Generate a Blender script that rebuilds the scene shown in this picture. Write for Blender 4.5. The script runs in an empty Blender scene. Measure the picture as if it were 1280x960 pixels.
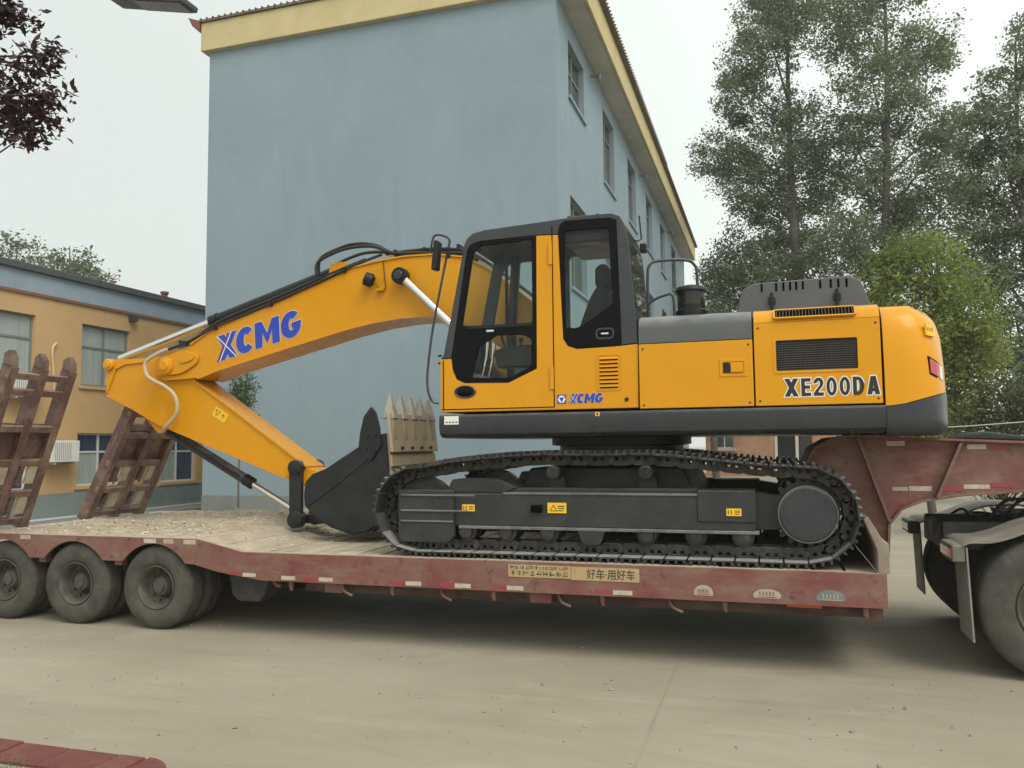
import bpy, bmesh, math, random
import numpy as np
from mathutils import Vector, Matrix, geometry

# ------------------------------------------------------------------ camera, sky, sun, exposure
S = bpy.context.scene
COL = S.collection
R = math.radians

EYE = Vector((0.0, 0.0, 1.79))
yaw, pitch, roll = R(17.5), R(4.3), R(-0.61)
fwd = Vector((-math.sin(yaw) * math.cos(pitch), math.cos(yaw) * math.cos(pitch), math.sin(pitch)))
rgt = Vector((math.cos(yaw), math.sin(yaw), 0))
upv = rgt.cross(fwd)
r2 = math.cos(roll) * rgt + math.sin(roll) * upv
u2 = -math.sin(roll) * rgt + math.cos(roll) * upv
cam_data = bpy.data.cameras.new('camera')
cam_data.sensor_width = 36
cam_data.lens = 36 * 1020 / 1280
cam_data.clip_start = 0.05
cam_data.clip_end = 3000
cam = bpy.data.objects.new('camera', cam_data)
COL.objects.link(cam)
mw = Matrix.Identity(4)
for i in range(3):
    mw[i][0] = r2[i]; mw[i][1] = u2[i]; mw[i][2] = -fwd[i]; mw[i][3] = EYE[i]
cam.matrix_world = mw
S.camera = cam

SUN_AZ, SUN_EL = R(128), R(50)          # azimuth measured from +y towards +x
to_sun = Vector((math.sin(SUN_AZ) * math.cos(SUN_EL), math.cos(SUN_AZ) * math.cos(SUN_EL), math.sin(SUN_EL)))
world = bpy.data.worlds.new('World')
S.world = world
world.use_nodes = True
wn = world.node_tree
wn.nodes.clear()
out = wn.nodes.new('ShaderNodeOutputWorld')
sky = wn.nodes.new('ShaderNodeTexSky')
sky.sky_type = 'NISHITA'
sky.sun_disc = False
sky.sun_elevation = SUN_EL
sky.sun_rotation = SUN_AZ
sky.dust_density = 6.0
sky.air_density = 1.0
hs = wn.nodes.new('ShaderNodeHueSaturation')
hs.inputs['Saturation'].default_value = 0.25
bg1 = wn.nodes.new('ShaderNodeBackground')
bg1.inputs['Strength'].default_value = 0.06
bg2 = wn.nodes.new('ShaderNodeBackground')       # the even white cloud layer
bg2.inputs['Color'].default_value = (0.80, 0.86, 0.80, 1)
# overcast: the cloud layer is brighter on the sun's side of the sky
tcw = wn.nodes.new('ShaderNodeTexCoord')
dotw = wn.nodes.new('ShaderNodeVectorMath'); dotw.operation = 'DOT_PRODUCT'
dotw.inputs[1].default_value = (math.sin(SUN_AZ), math.cos(SUN_AZ), 0.25)
mrw = wn.nodes.new('ShaderNodeMapRange'); mrw.interpolation_type = 'SMOOTHSTEP'
mrw.inputs['From Min'].default_value = -1.0; mrw.inputs['From Max'].default_value = -0.30
mrw.inputs['To Min'].default_value = 0.60; mrw.inputs['To Max'].default_value = 0.93
wn.links.new(tcw.outputs['Generated'], dotw.inputs[0])
wn.links.new(dotw.outputs['Value'], mrw.inputs['Value'])
wn.links.new(mrw.outputs[0], bg2.inputs['Strength'])
addw = wn.nodes.new('ShaderNodeAddShader')
wn.links.new(sky.outputs[0], hs.inputs['Color'])
wn.links.new(hs.outputs[0], bg1.inputs['Color'])
wn.links.new(bg1.outputs[0], addw.inputs[0])
wn.links.new(bg2.outputs[0], addw.inputs[1])
wn.links.new(addw.outputs[0], out.inputs['Surface'])

sun_data = bpy.data.lights.new('sun', 'SUN')
sun_data.energy = 1.15
sun_data.angle = R(35)
sun_data.color = (1.0, 0.95, 0.86)
sun = bpy.data.objects.new('sun', sun_data)
COL.objects.link(sun)
sun.rotation_euler = (-to_sun).to_track_quat('-Z', 'Y').to_euler()

S.view_settings.view_transform = 'Standard'
S.view_settings.look = 'None'
S.view_settings.exposure = 0.2
S.view_settings.gamma = 1.0
S.view_settings.use_curve_mapping = False
S.render.engine = 'CYCLES'
S.cycles.use_denoising = True
S.cycles.max_bounces = 8
S.cycles.diffuse_bounces = 3
S.cycles.glossy_bounces = 3
S.cycles.transparent_max_bounces = 12
S.cycles.transmission_bounces = 4
S.cycles.caustics_reflective = False
S.cycles.caustics_refractive = False

rnd = random.Random(7)
rng = np.random.default_rng(11)

# ------------------------------------------------------------------ helpers
class MB:
    """collects shapes, then links them as one mesh object"""
    def __init__(s):
        s.v = []; s.f = []
    def _add(s, vs, fs):
        b = len(s.v)
        s.v.extend([tuple(q) for q in vs])
        s.f.extend([tuple(b + i for i in f) for f in fs])
        return s
    def box(s, x0, x1, y0, y1, z0, z1):
        vs = [(x0, y0, z0), (x1, y0, z0), (x1, y1, z0), (x0, y1, z0), (x0, y0, z1), (x1, y0, z1), (x1, y1, z1), (x0, y1, z1)]
        return s._add(vs, [(0, 3, 2, 1), (4, 5, 6, 7), (0, 1, 5, 4), (1, 2, 6, 5), (2, 3, 7, 6), (3, 0, 4, 7)])
    def obox(s, c, sx, sy, sz, rot=None):
        m = rot or Matrix.Identity(3)
        vs = []
        for dz in (-.5, .5):
            for dx, dy in ((-.5, -.5), (.5, -.5), (.5, .5), (-.5, .5)):
                vs.append(Vector(c) + m @ Vector((dx * sx, dy * sy, dz * sz)))
        return s._add(vs, [(0, 3, 2, 1), (4, 5, 6, 7), (0, 1, 5, 4), (1, 2, 6, 5), (2, 3, 7, 6), (3, 0, 4, 7)])
    @staticmethod
    def _map(axis):
        return {'y': lambda u, v, a: (u, a, v), 'x': lambda u, v, a: (a, u, v), 'z': lambda u, v, a: (u, v, a)}[axis]
    def prism(s, pts, a0, a1, axis='y'):
        g = s._map(axis); n = len(pts)
        vs = [g(u, v, a0) for u, v in pts] + [g(u, v, a1) for u, v in pts]
        fs = [tuple(range(n)), tuple(range(2 * n - 1, n - 1, -1))]
        fs += [(i, (i + 1) % n, n + (i + 1) % n, n + i) for i in range(n)]
        return s._add(vs, fs)
    def plate(s, outer, holes, a0, a1, axis='y'):
        g = s._map(axis)
        loops = [outer] + list(holes)
        tri = geometry.tessellate_polygon([[Vector((u, v, 0)) for u, v in l] for l in loops])
        flat = [q for l in loops for q in l]
        n = len(flat)
        vs = [g(u, v, a0) for u, v in flat] + [g(u, v, a1) for u, v in flat]
        fs = [t for t in tri] + [tuple(n + i for i in reversed(t)) for t in tri]
        b = 0
        for l in loops:
            k = len(l)
            fs += [(b + i, b + (i + 1) % k, n + b + (i + 1) % k, n + b + i) for i in range(k)]
            b += k
        return s._add(vs, fs)
    def strip(s, pts, th, a0, a1, axis='y', side=1):
        """a bent sheet: the polyline thickened to one side"""
        P = [Vector((u, v)) for u, v in pts]
        off = []
        for i, q in enumerate(P):
            t = (P[min(i + 1, len(P) - 1)] - P[max(i - 1, 0)]).normalized()
            off.append(q + side * th * Vector((-t.y, t.x)))
        g = s._map(axis)
        n = len(P)
        vs = []
        for i in range(n):
            vs += [g(P[i].x, P[i].y, a0), g(P[i].x, P[i].y, a1), g(off[i].x, off[i].y, a1), g(off[i].x, off[i].y, a0)]
        fs = [(0, 1, 2, 3), (4 * n - 1, 4 * n - 2, 4 * n - 3, 4 * n - 4)]
        for i in range(n - 1):
            b = 4 * i
            for k in range(4):
                fs.append((b + k, b + (k + 1) % 4, b + 4 + (k + 1) % 4, b + 4 + k))
        return s._add(vs, fs)
    def cyl(s, p0, p1, r0, r1=None, n=16):
        r1 = r0 if r1 is None else r1
        p0, p1 = Vector(p0), Vector(p1)
        d = (p1 - p0).normalized()
        a = d.orthogonal().normalized(); b = d.cross(a)
        vs = []
        for p, r in ((p0, r0), (p1, r1)):
            for i in range(n):
                t = 2 * math.pi * i / n
                vs.append(p + r * (math.cos(t) * a + math.sin(t) * b))
        fs = [tuple(range(n - 1, -1, -1)), tuple(range(n, 2 * n))]
        fs += [(i, (i + 1) % n, n + (i + 1) % n, n + i) for i in range(n)]
        return s._add(vs, fs)
    def tube(s, path, r, n=8):
        P = [Vector(q) for q in path]
        rr = r if isinstance(r, (list, tuple)) else [r] * len(P)
        t0 = (P[1] - P[0]).normalized()
        a = t0.orthogonal().normalized()
        vs = []
        for i, q in enumerate(P):
            t = (P[min(i + 1, len(P) - 1)] - P[max(i - 1, 0)]).normalized()
            a = (a - t * a.dot(t)).normalized()
            b = t.cross(a)
            for k in range(n):
                th = 2 * math.pi * k / n
                vs.append(q + rr[i] * (math.cos(th) * a + math.sin(th) * b))
        m = len(P)
        fs = [tuple(range(n - 1, -1, -1)), tuple(range((m - 1) * n, m * n))]
        for i in range(m - 1):
            fs += [(i * n + k, i * n + (k + 1) % n, (i + 1) * n + (k + 1) % n, (i + 1) * n + k) for k in range(n)]
        return s._add(vs, fs)
    def lathe(s, prof, o, axis='y', n=32, closed=False, cap=True):
        """prof: (radius, height along axis)"""
        o = Vector(o)
        e = {'x': (Vector((0, 1, 0)), Vector((0, 0, 1)), Vector((1, 0, 0))),
             'y': (Vector((1, 0, 0)), Vector((0, 0, 1)), Vector((0, 1, 0))),
             'z': (Vector((1, 0, 0)), Vector((0, 1, 0)), Vector((0, 0, 1)))}[axis]
        vs = []
        m = len(prof)
        for rr, h in prof:
            for i in range(n):
                t = 2 * math.pi * i / n
                vs.append(o + rr * (math.cos(t) * e[0] + math.sin(t) * e[1]) + h * e[2])
        fs = []
        for j in range(m if closed else m - 1):
            j2 = (j + 1) % m
            fs += [(j * n + i, j * n + (i + 1) % n, j2 * n + (i + 1) % n, j2 * n + i) for i in range(n)]
        if not closed and cap:
            fs += [tuple(range(n - 1, -1, -1)), tuple(range((m - 1) * n, m * n))]
        return s._add(vs, fs)
    def mesh(s, name, mat, smooth=35):
        me = bpy.data.meshes.new(name)
        me.from_pydata([tuple(q) for q in s.v], [], s.f)
        bm = bmesh.new(); bm.from_mesh(me)
        bmesh.ops.recalc_face_normals(bm, faces=bm.faces)
        bm.to_mesh(me); bm.free()
        if mat is not None:
            me.materials.append(mat)
        if smooth:
            me.polygons.foreach_set('use_smooth', [True] * len(me.polygons))
            me.set_sharp_from_angle(angle=R(smooth))
        return me
    def build(s, name, mat, parent=None, bevel=0.0, smooth=35, loc=None, seg=2):
        return link(name, s.mesh(name, mat, smooth), parent, bevel, loc, seg)


def link(name, me, parent=None, bevel=0.0, loc=None, seg=2):
    o = bpy.data.objects.new(name, me)
    COL.objects.link(o)
    if parent is not None:
        o.parent = parent
        if parent.type == 'EMPTY' and parent.parent is None:
            o.matrix_parent_inverse = Matrix.Translation(-parent.location)
    if loc is not None:
        o.location = loc
    if bevel:
        m = o.modifiers.new('bevel', 'BEVEL')
        m.width = bevel; m.segments = seg; m.limit_method = 'ANGLE'; m.angle_limit = R(40)
        m.harden_normals = True
    return o


def tag(o, label=None, cat=None, group=None, kind=None):
    if label: o['label'] = label
    if cat: o['category'] = cat
    if group: o['group'] = group
    if kind: o['kind'] = kind
    return o


def thing(name, loc, label, cat, group=None):
    e = bpy.data.objects.new(name, None)
    e.empty_display_size = 0.2
    e.location = loc
    COL.objects.link(e)
    return tag(e, label, cat, group)


def arc(cx, cz, r, a0, a1, n):
    return [(cx + r * math.cos(R(a0 + (a1 - a0) * i / n)), cz + r * math.sin(R(a0 + (a1 - a0) * i / n))) for i in range(n + 1)]


def roundpoly(pts, r, n=4):
    """round the corners of a polygon"""
    o = []
    k = len(pts)
    for i in range(k):
        p, a, b = Vector(pts[i]), Vector(pts[i - 1]), Vector(pts[(i + 1) % k])
        d1, d2 = (a - p), (b - p)
        rr = min(r, d1.length * .45, d2.length * .45)
        q1, q2 = p + d1.normalized() * rr, p + d2.normalized() * rr
        for j in range(n + 1):
            t = j / n
            q = (1 - t) ** 2 * q1 + 2 * t * (1 - t) * p + t * t * q2
            o.append((q.x, q.y))
    return o


def smoothpath(pts, n=6):
    """Catmull-Rom through the points"""
    P = [Vector(q) for q in pts]
    o = []
    for i in range(len(P) - 1):
        a, b, c, d = P[max(i - 1, 0)], P[i], P[i + 1], P[min(i + 2, len(P) - 1)]
        for j in range(n):
            t = j / n
            o.append(.5 * ((2 * b) + (c - a) * t + (2 * a - 5 * b + 4 * c - d) * t * t + (3 * b - a - 3 * c + d) * t ** 3))
    o.append(P[-1])
    return o


# ------------------------------------------------------------------ materials
def new_mat(name):
    m = bpy.data.materials.new(name)
    m.use_nodes = True
    nt = m.node_tree
    return m, nt, nt.nodes['Principled BSDF']


def c4(c):
    return (c[0], c[1], c[2], 1)


def coords(nt, rand=True):
    tc = nt.nodes.new('ShaderNodeTexCoord')
    if not rand:
        return tc.outputs['Object']
    oi = nt.nodes.new('ShaderNodeObjectInfo')
    mul = nt.nodes.new('ShaderNodeMath'); mul.operation = 'MULTIPLY'; mul.inputs[1].default_value = 23.0
    nt.links.new(oi.outputs['Random'], mul.inputs[0])
    add = nt.nodes.new('ShaderNodeVectorMath'); add.operation = 'ADD'
    nt.links.new(tc.outputs['Object'], add.inputs[0])
    nt.links.new(mul.outputs[0], add.inputs[1])
    return add.outputs[0]


def noise(nt, vec, scale, detail=5, rough=.6, stretch=None, dist=0):
    if stretch:
        mp = nt.nodes.new('ShaderNodeMapping')
        mp.inputs['Scale'].default_value = stretch
        nt.links.new(vec, mp.inputs['Vector'])
        vec = mp.outputs[0]
    n = nt.nodes.new('ShaderNodeTexNoise')
    n.inputs['Scale'].default_value = scale
    n.inputs['Detail'].default_value = detail
    n.inputs['Roughness'].default_value = rough
    n.inputs['Distortion'].default_value = dist
    nt.links.new(vec, n.inputs['Vector'])
    return n.outputs['Fac']


def ramp(nt, fac, lo, hi, v0=0.0, v1=1.0):
    m = nt.nodes.new('ShaderNodeMapRange')
    m.inputs['From Min'].default_value = lo
    m.inputs['From Max'].default_value = hi
    m.inputs['To Min'].default_value = v0
    m.inputs['To Max'].default_value = v1
    nt.links.new(fac, m.inputs['Value'])
    return m.outputs[0]


def mix(nt, fac, a, b):
    m = nt.nodes.new('ShaderNodeMix'); m.data_type = 'RGBA'
    for s, val in ((6, a), (7, b)):
        if isinstance(val, tuple):
            m.inputs[s].default_value = c4(val)
        else:
            nt.links.new(val, m.inputs[s])
    if isinstance(fac, float):
        m.inputs[0].default_value = fac
    else:
        nt.links.new(fac, m.inputs[0])
    return m.outputs[2]


def mul(nt, a, b):
    m = nt.nodes.new('ShaderNodeMath'); m.operation = 'MULTIPLY'; m.use_clamp = True
    nt.links.new(a, m.inputs[0])
    if isinstance(b, (int, float)):
        m.inputs[1].default_value = b
    else:
        nt.links.new(b, m.inputs[1])
    return m.outputs[0]


def M(name, col, rough=.5, metal=0.0, layers=(), dust=None, bump=None, coat=0.0, rvar=.12, spec=.5, rand=True):
    """layers: (colour, scale, lo, hi, amount[, stretch]) noise patches laid over col; dust: (colour, amount) settles on faces that look up"""
    m, nt, b = new_mat(name)
    v = coords(nt, rand)
    c = col
    for L in layers:
        st = L[5] if len(L) > 5 else None
        f = ramp(nt, noise(nt, v, L[1], 7, .65, st, .3), L[2], L[3], 0, L[4])
        c = mix(nt, f, c, L[0])
    if dust:
        ge = nt.nodes.new('ShaderNodeNewGeometry')
        sp = nt.nodes.new('ShaderNodeSeparateXYZ')
        nt.links.new(ge.outputs['Normal'], sp.inputs[0])
        upf = ramp(nt, sp.outputs[2], .25, .95, 0, dust[1])
        dl, dh = (dust[2], dust[3]) if len(dust) > 2 else (.3, .62)
        f = mul(nt, upf, ramp(nt, noise(nt, v, 3.5, 7, .7), dl, dh))
        c = mix(nt, f, c, dust[0])
    if isinstance(c, tuple):
        b.inputs['Base Color'].default_value = c4(c)
    else:
        nt.links.new(c, b.inputs['Base Color'])
    b.inputs['Metallic'].default_value = metal
    if rvar:
        nt.links.new(ramp(nt, noise(nt, v, 6, 4), .3, .7, max(.03, rough - rvar), min(1, rough + rvar)), b.inputs['Roughness'])
    else:
        b.inputs['Roughness'].default_value = rough
    b.inputs['Specular IOR Level'].default_value = spec
    if coat:
        b.inputs['Coat Weight'].default_value = coat
        b.inputs['Coat Roughness'].default_value = .07
    if bump:
        bp = nt.nodes.new('ShaderNodeBump')
        bp.inputs['Strength'].default_value = bump[1]
        bp.inputs['Distance'].default_value = bump[2] if len(bump) > 2 else .01
        nt.links.new(noise(nt, v, bump[0], 6, .65), bp.inputs['Height'])
        nt.links.new(bp.outputs[0], b.inputs['Normal'])
    return m


def glass_mat(name, tint, refl=1.0, dirt=.06):
    m = bpy.data.materials.new(name); m.use_nodes = True
    nt = m.node_tree; nt.nodes.clear()
    o = nt.nodes.new('ShaderNodeOutputMaterial')
    tr = nt.nodes.new('ShaderNodeBsdfTransparent'); tr.inputs[0].default_value = c4(tint)
    gl = nt.nodes.new('ShaderNodeBsdfGlossy'); gl.inputs['Roughness'].default_value = .03
    gl.inputs['Color'].default_value = (refl, refl, refl, 1)
    df = nt.nodes.new('ShaderNodeBsdfDiffuse'); df.inputs[0].default_value = (.45, .42, .36, 1)
    lw = nt.nodes.new('ShaderNodeLayerWeight')
    pw = nt.nodes.new('ShaderNodeMath'); pw.operation = 'POWER'; pw.inputs[1].default_value = 5.0
    nt.links.new(lw.outputs['Facing'], pw.inputs[0])
    fr = nt.nodes.new('ShaderNodeMath'); fr.operation = 'MULTIPLY_ADD'; fr.inputs[1].default_value = .96; fr.inputs[2].default_value = .04
    nt.links.new(pw.outputs[0], fr.inputs[0])
    m1 = nt.nodes.new('ShaderNodeMixShader'); m2 = nt.nodes.new('ShaderNodeMixShader')
    nt.links.new(fr.outputs[0], m1.inputs[0]); nt.links.new(tr.outputs[0], m1.inputs[1]); nt.links.new(gl.outputs[0], m1.inputs[2])
    v = coords(nt)
    nt.links.new(ramp(nt, noise(nt, v, 5, 6), .35, .7, 0, dirt * 2), m2.inputs[0])
    nt.links.new(m1.outputs[0], m2.inputs[1]); nt.links.new(df.outputs[0], m2.inputs[2])
    nt.links.new(m2.outputs[0], o.inputs[0])
    return m


def leaf_mat(name, cols, trans=.35, rough=.5):
    m = bpy.data.materials.new(name); m.use_nodes = True
    nt = m.node_tree
    b = nt.nodes['Principled BSDF']
    ge = nt.nodes.new('ShaderNodeNewGeometry')
    cr = nt.nodes.new('ShaderNodeValToRGB')
    el = cr.color_ramp.elements
    el[0].position = 0; el[0].color = c4(cols[0])
    el[1].position = 1; el[1].color = c4(cols[-1])
    for i, c in enumerate(cols[1:-1]):
        e = el.new((i + 1) / (len(cols) - 1)); e.color = c4(c)
    tc = nt.nodes.new('ShaderNodeTexCoord')
    nz = noise(nt, tc.outputs['Object'], .9, 3)
    ad = nt.nodes.new('ShaderNodeMath'); ad.operation = 'MULTIPLY_ADD'
    ad.inputs[1].default_value = .55
    nt.links.new(ge.outputs['Random Per Island'], ad.inputs[0])
    nt.links.new(ramp(nt, nz, .3, .7, 0, .45), ad.inputs[2])
    nt.links.new(ad.outputs[0], cr.inputs[0])
    nt.links.new(cr.outputs[0], b.inputs['Base Color'])
    b.inputs['Roughness'].default_value = rough
    b.inputs['Specular IOR Level'].default_value = .3
    tl = nt.nodes.new('ShaderNodeBsdfTranslucent')
    nt.links.new(cr.outputs[0], tl.inputs[0])
    mx = nt.nodes.new('ShaderNodeMixShader'); mx.inputs[0].default_value = trans
    o = nt.nodes['Material Output']
    nt.links.new(b.outputs[0], mx.inputs[1]); nt.links.new(tl.outputs[0], mx.inputs[2])
    nt.links.new(mx.outputs[0], o.inputs[0])
    return m


DUST = (.36, .29, .20)
Y_ = M('yellow_paint', (.655, .290, .004), .32, coat=.2, spec=.15, layers=[((.60, .252, .004), 1.3, .35, .75, .5), ((.50, .20, .02), 2.2, .55, .8, .30, (1, 1, .25)), (DUST, 14, .66, .82, .16)], dust=(DUST, .25), bump=(2.2, .05, .02), rand=False)
GREY = M('charcoal_paint', (.034, .037, .042), .34, coat=.12, spec=.3, layers=[((.060, .061, .062), 2.5, .45, .75, .6), ((.11, .10, .085), 16, .62, .78, .35)], dust=((.36, .355, .33), .55), rand=False)
GREYLIT = M('sky_lit_charcoal_paint', (.085, .089, .092), .36, coat=.2, spec=.3, layers=[((.11, .112, .112), 2.5, .45, .75, .6)], dust=((.40, .395, .37), .5), rand=False)  # charcoal with sky light painted in: lighter copy for hood and door band
BLACK = M('black_trim', (.002, .002, .003), .06, spec=.1, rvar=.03)
PLAST = M('black_plastic', (.009, .009, .010), .42, spec=.3)
RUBBER = M('hose_rubber', (.012, .012, .013), .45)
TYRE = M('tyre_rubber', (.050, .046, .039), .85, layers=[((.105, .094, .072), 9, .38, .68, .7), ((.03, .028, .025), 3, .55, .75, .5)], bump=(60, .3, .004))
RIM = M('dusty_rim', (.10, .085, .065), .75, layers=[((.05, .045, .04), 6, .4, .65, .9)])
CHROME = M('chrome_rod', (.62, .61, .58), .16, 1.0, rvar=.05)
STEEL = M('track_steel', (.034, .034, .034), .48, .35, spec=.3, layers=[((.085, .08, .072), 5, .42, .7, .8), ((.14, .11, .078), 9, .56, .72, .6)], dust=((.46, .445, .415), .95, .12, .45), bump=(40, .2, .003))
FRAME = M('undercarriage_paint', (.033, .035, .035), .42, spec=.25, layers=[((.060, .058, .054), 3, .42, .72, .7), ((.11, .095, .075), 11, .60, .74, .45)], dust=((.22, .21, .19), .5), rand=False)
FLANGE = M('highlit_flange_edge', (.15, .147, .14), .5, layers=[((.06, .06, .058), 6, .45, .65, .8)], dust=((.30, .29, .27), .7))  # pale base paints the highlights on flanges, ribs and hub ring; patches and dust over
VOID = M('dark_opening', (.002, .002, .002), 1.0, spec=.05, rvar=0)
FWALL = M('dusty_front_wall', (.21, .155, .125), .75, layers=[((.30, .26, .21), 2.5, .4, .62, .8), ((.15, .05, .045), 4, .5, .68, .7)], dust=((.38, .33, .26), .7), bump=(25, .2, .004), rand=False)
BUCKET = M('bucket_steel', (.013, .015, .017), .40, spec=.3, layers=[((.032, .033, .032), 4, .42, .72, .7), ((.09, .08, .062), 12, .62, .76, .4)], dust=((.25, .22, .17), .4), rand=False)
TOOTH = M('worn_tooth_steel', (.40, .36, .30), .55, .2, layers=[((.18, .16, .13), 7, .45, .68, .7)], bump=(30, .3, .004))
BTAN = M('dusty_bucket_steel', (.46, .375, .25), .8, layers=[((.28, .225, .15), 5, .45, .7, .55, (1, 1, .25))], bump=(30, .25, .004))
GRIL = M('grille_steel', (.045, .040, .036), .6)
MAR = M('maroon_trailer_paint', (.165, .045, .041), .62, layers=[((.21, .125, .092), 1.6, .38, .62, .80), ((.26, .185, .13), 4, .50, .74, .6, (.6, 1, 2.2)), ((.19, .03, .03), 2.6, .56, .70, .55), ((.05, .02, .017), 12, .58, .70, .7), ((.30, .25, .20), 22, .64, .74, .6)], dust=((.36, .29, .21), .8), bump=(25, .15, .004), rand=False)
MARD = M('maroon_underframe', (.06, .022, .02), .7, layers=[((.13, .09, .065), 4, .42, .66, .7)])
DECK = M('worn_deck_steel', (.36, .30, .22), .85, layers=[((.50, .43, .33), 3, .4, .65, .8), ((.13, .10, .075), 9, .55, .75, .6)], bump=(35, .5, .006))
DIRT = M('dry_dirt', (.38, .31, .22), .95, layers=[((.50, .43, .32), 7, .42, .62, .9), ((.20, .16, .105), 16, .5, .7, .8)], bump=(70, .8, .012))
STONE = M('gravel_stone', (.37, .31, .23), .9, layers=[((.62, .56, .45), 5, .4, .6, 1.0), ((.16, .14, .10), 11, .5, .65, .9)])
RUST = M('rusty_ramp_steel', (.115, .058, .052), .6, layers=[((.26, .18, .13), 3, .42, .64, .8), ((.045, .028, .025), 9, .5, .7, .8)], bump=(30, .35, .005), dust=((.33, .26, .18), .5))
WHITE_T = M('white_reflective_tape', (.50, .44, .36), .5, layers=[((.27, .18, .14), 14, .45, .7, .7)])
RED_T = M('red_reflective_tape', (.30, .035, .045), .5, layers=[((.19, .08, .065), 12, .45, .7, .7)])
YEL_T = M('yellow_label', (.85, .50, .02), .5, rvar=0)
INK = M('black_ink', (.012, .012, .013), .5, rvar=0)
WHITE = M('white_print', (.75, .74, .70), .5, rvar=0)
BLUE = M('blue_print', (.012, .050, .42), .4, rvar=0)
REDP = M('dark_red_print', (.16, .03, .09), .4, rvar=0)
CREAM = M('faded_cream_board', (.42, .30, .15), .7, layers=[((.28, .17, .09), 14, .5, .7, .6)], rand=False)
TEAL = M('faded_teal_decal', (.14, .18, .17), .7, layers=[((.30, .24, .2), 14, .5, .7, .5)])
PALE = M('faded_pale_decal', (.40, .33, .26), .7, layers=[((.30, .2, .15), 14, .5, .7, .5)])
REDL = M('red_lamp_lens', (.42, .015, .02), .15, coat=.8, rvar=.03)
ORL = M('orange_reflector', (.60, .12, .03), .3, rvar=.05)
GLASS = glass_mat('cab_glass', (.945, .98, .968), .22, .005)
DGLASS = glass_mat('dark_cab_glass', (.62, .70, .66), .95, .03)
SEAT = M('seat_fabric', (.016, .017, .018), .8, spec=.1, layers=[((.03, .03, .03), 30, .5, .6, .8)])
INTR = M('cab_interior_plastic', (.15, .17, .165), .6)
INTB = M('cab_floor_mat', (.16, .15, .11), .8)
SMOKE = glass_mat('smoked_bowl', (.22, .20, .16), .9, .02)
FLAP = M('grey_mud_flap', (.25, .235, .205), .7, layers=[((.16, .145, .12), 4, .4, .7, .7)])
FEND = M('grey_fender_plastic', (.17, .16, .14), .6, layers=[((.08, .075, .062), 4, .42, .68, .8)], dust=((.34, .30, .235), .6))
CHAS = M('chassis_steel', (.03, .028, .026), .6, layers=[((.11, .09, .07), 5, .45, .7, .7)])


def text_obj(body, size, mat, name, parent, loc, rot, off=0.0, ext=.0008, shear=0.0, sx=1.0, align='LEFT', space=1.0):
    cu = bpy.data.curves.new(name, 'FONT')
    cu.body = body; cu.size = size; cu.offset = off; cu.extrude = ext; cu.shear = shear
    cu.align_x = align; cu.space_character = space
    cu.resolution_u = 4
    t = bpy.data.objects.new(name, cu)
    COL.objects.link(t)
    dg = bpy.context.evaluated_depsgraph_get()
    me = bpy.data.meshes.new_from_object(t.evaluated_get(dg))
    bpy.data.objects.remove(t)
    me.transform(Matrix.Translation(loc) @ rot.to_4x4() @ Matrix.Diagonal((sx, 1, 1, 1)))
    me.materials.clear(); me.materials.append(mat)
    return link(name, me, parent)


FACE = Matrix.Rotation(R(90), 3, 'X')        # text lying in the x-z plane, read from -y


def label_plate(parent, x0, x1, z0, z1, y, mat, name='warning_label', th=.002):
    return MB().box(x0, x1, y - th, y, z0, z1).build(name, mat, parent)


# ------------------------------------------------------------------ heavy block letters as polygons
def offset_poly(P, d):
    n = len(P)
    A = sum(P[i][0] * P[(i + 1) % n][1] - P[(i + 1) % n][0] * P[i][1] for i in range(n))
    s = 1 if A > 0 else -1
    o = []
    for i in range(n):
        a, b, c = Vector(P[i - 1]), Vector(P[i]), Vector(P[(i + 1) % n])
        e1, e2 = (b - a).normalized(), (c - b).normalized()
        n1, n2 = Vector((e1.y, -e1.x)) * s, Vector((e2.y, -e2.x)) * s
        m = n1 + n2
        k = max(.35, 1 + n1.dot(n2))
        o.append(tuple(b + m / k * d))
    return o


def ell(cx, cy, rx, ry, a0, a1, n=18):
    return [(cx + rx * math.cos(R(a0 + (a1 - a0) * i / n)), cy + ry * math.sin(R(a0 + (a1 - a0) * i / n))) for i in range(n + 1)]


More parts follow.
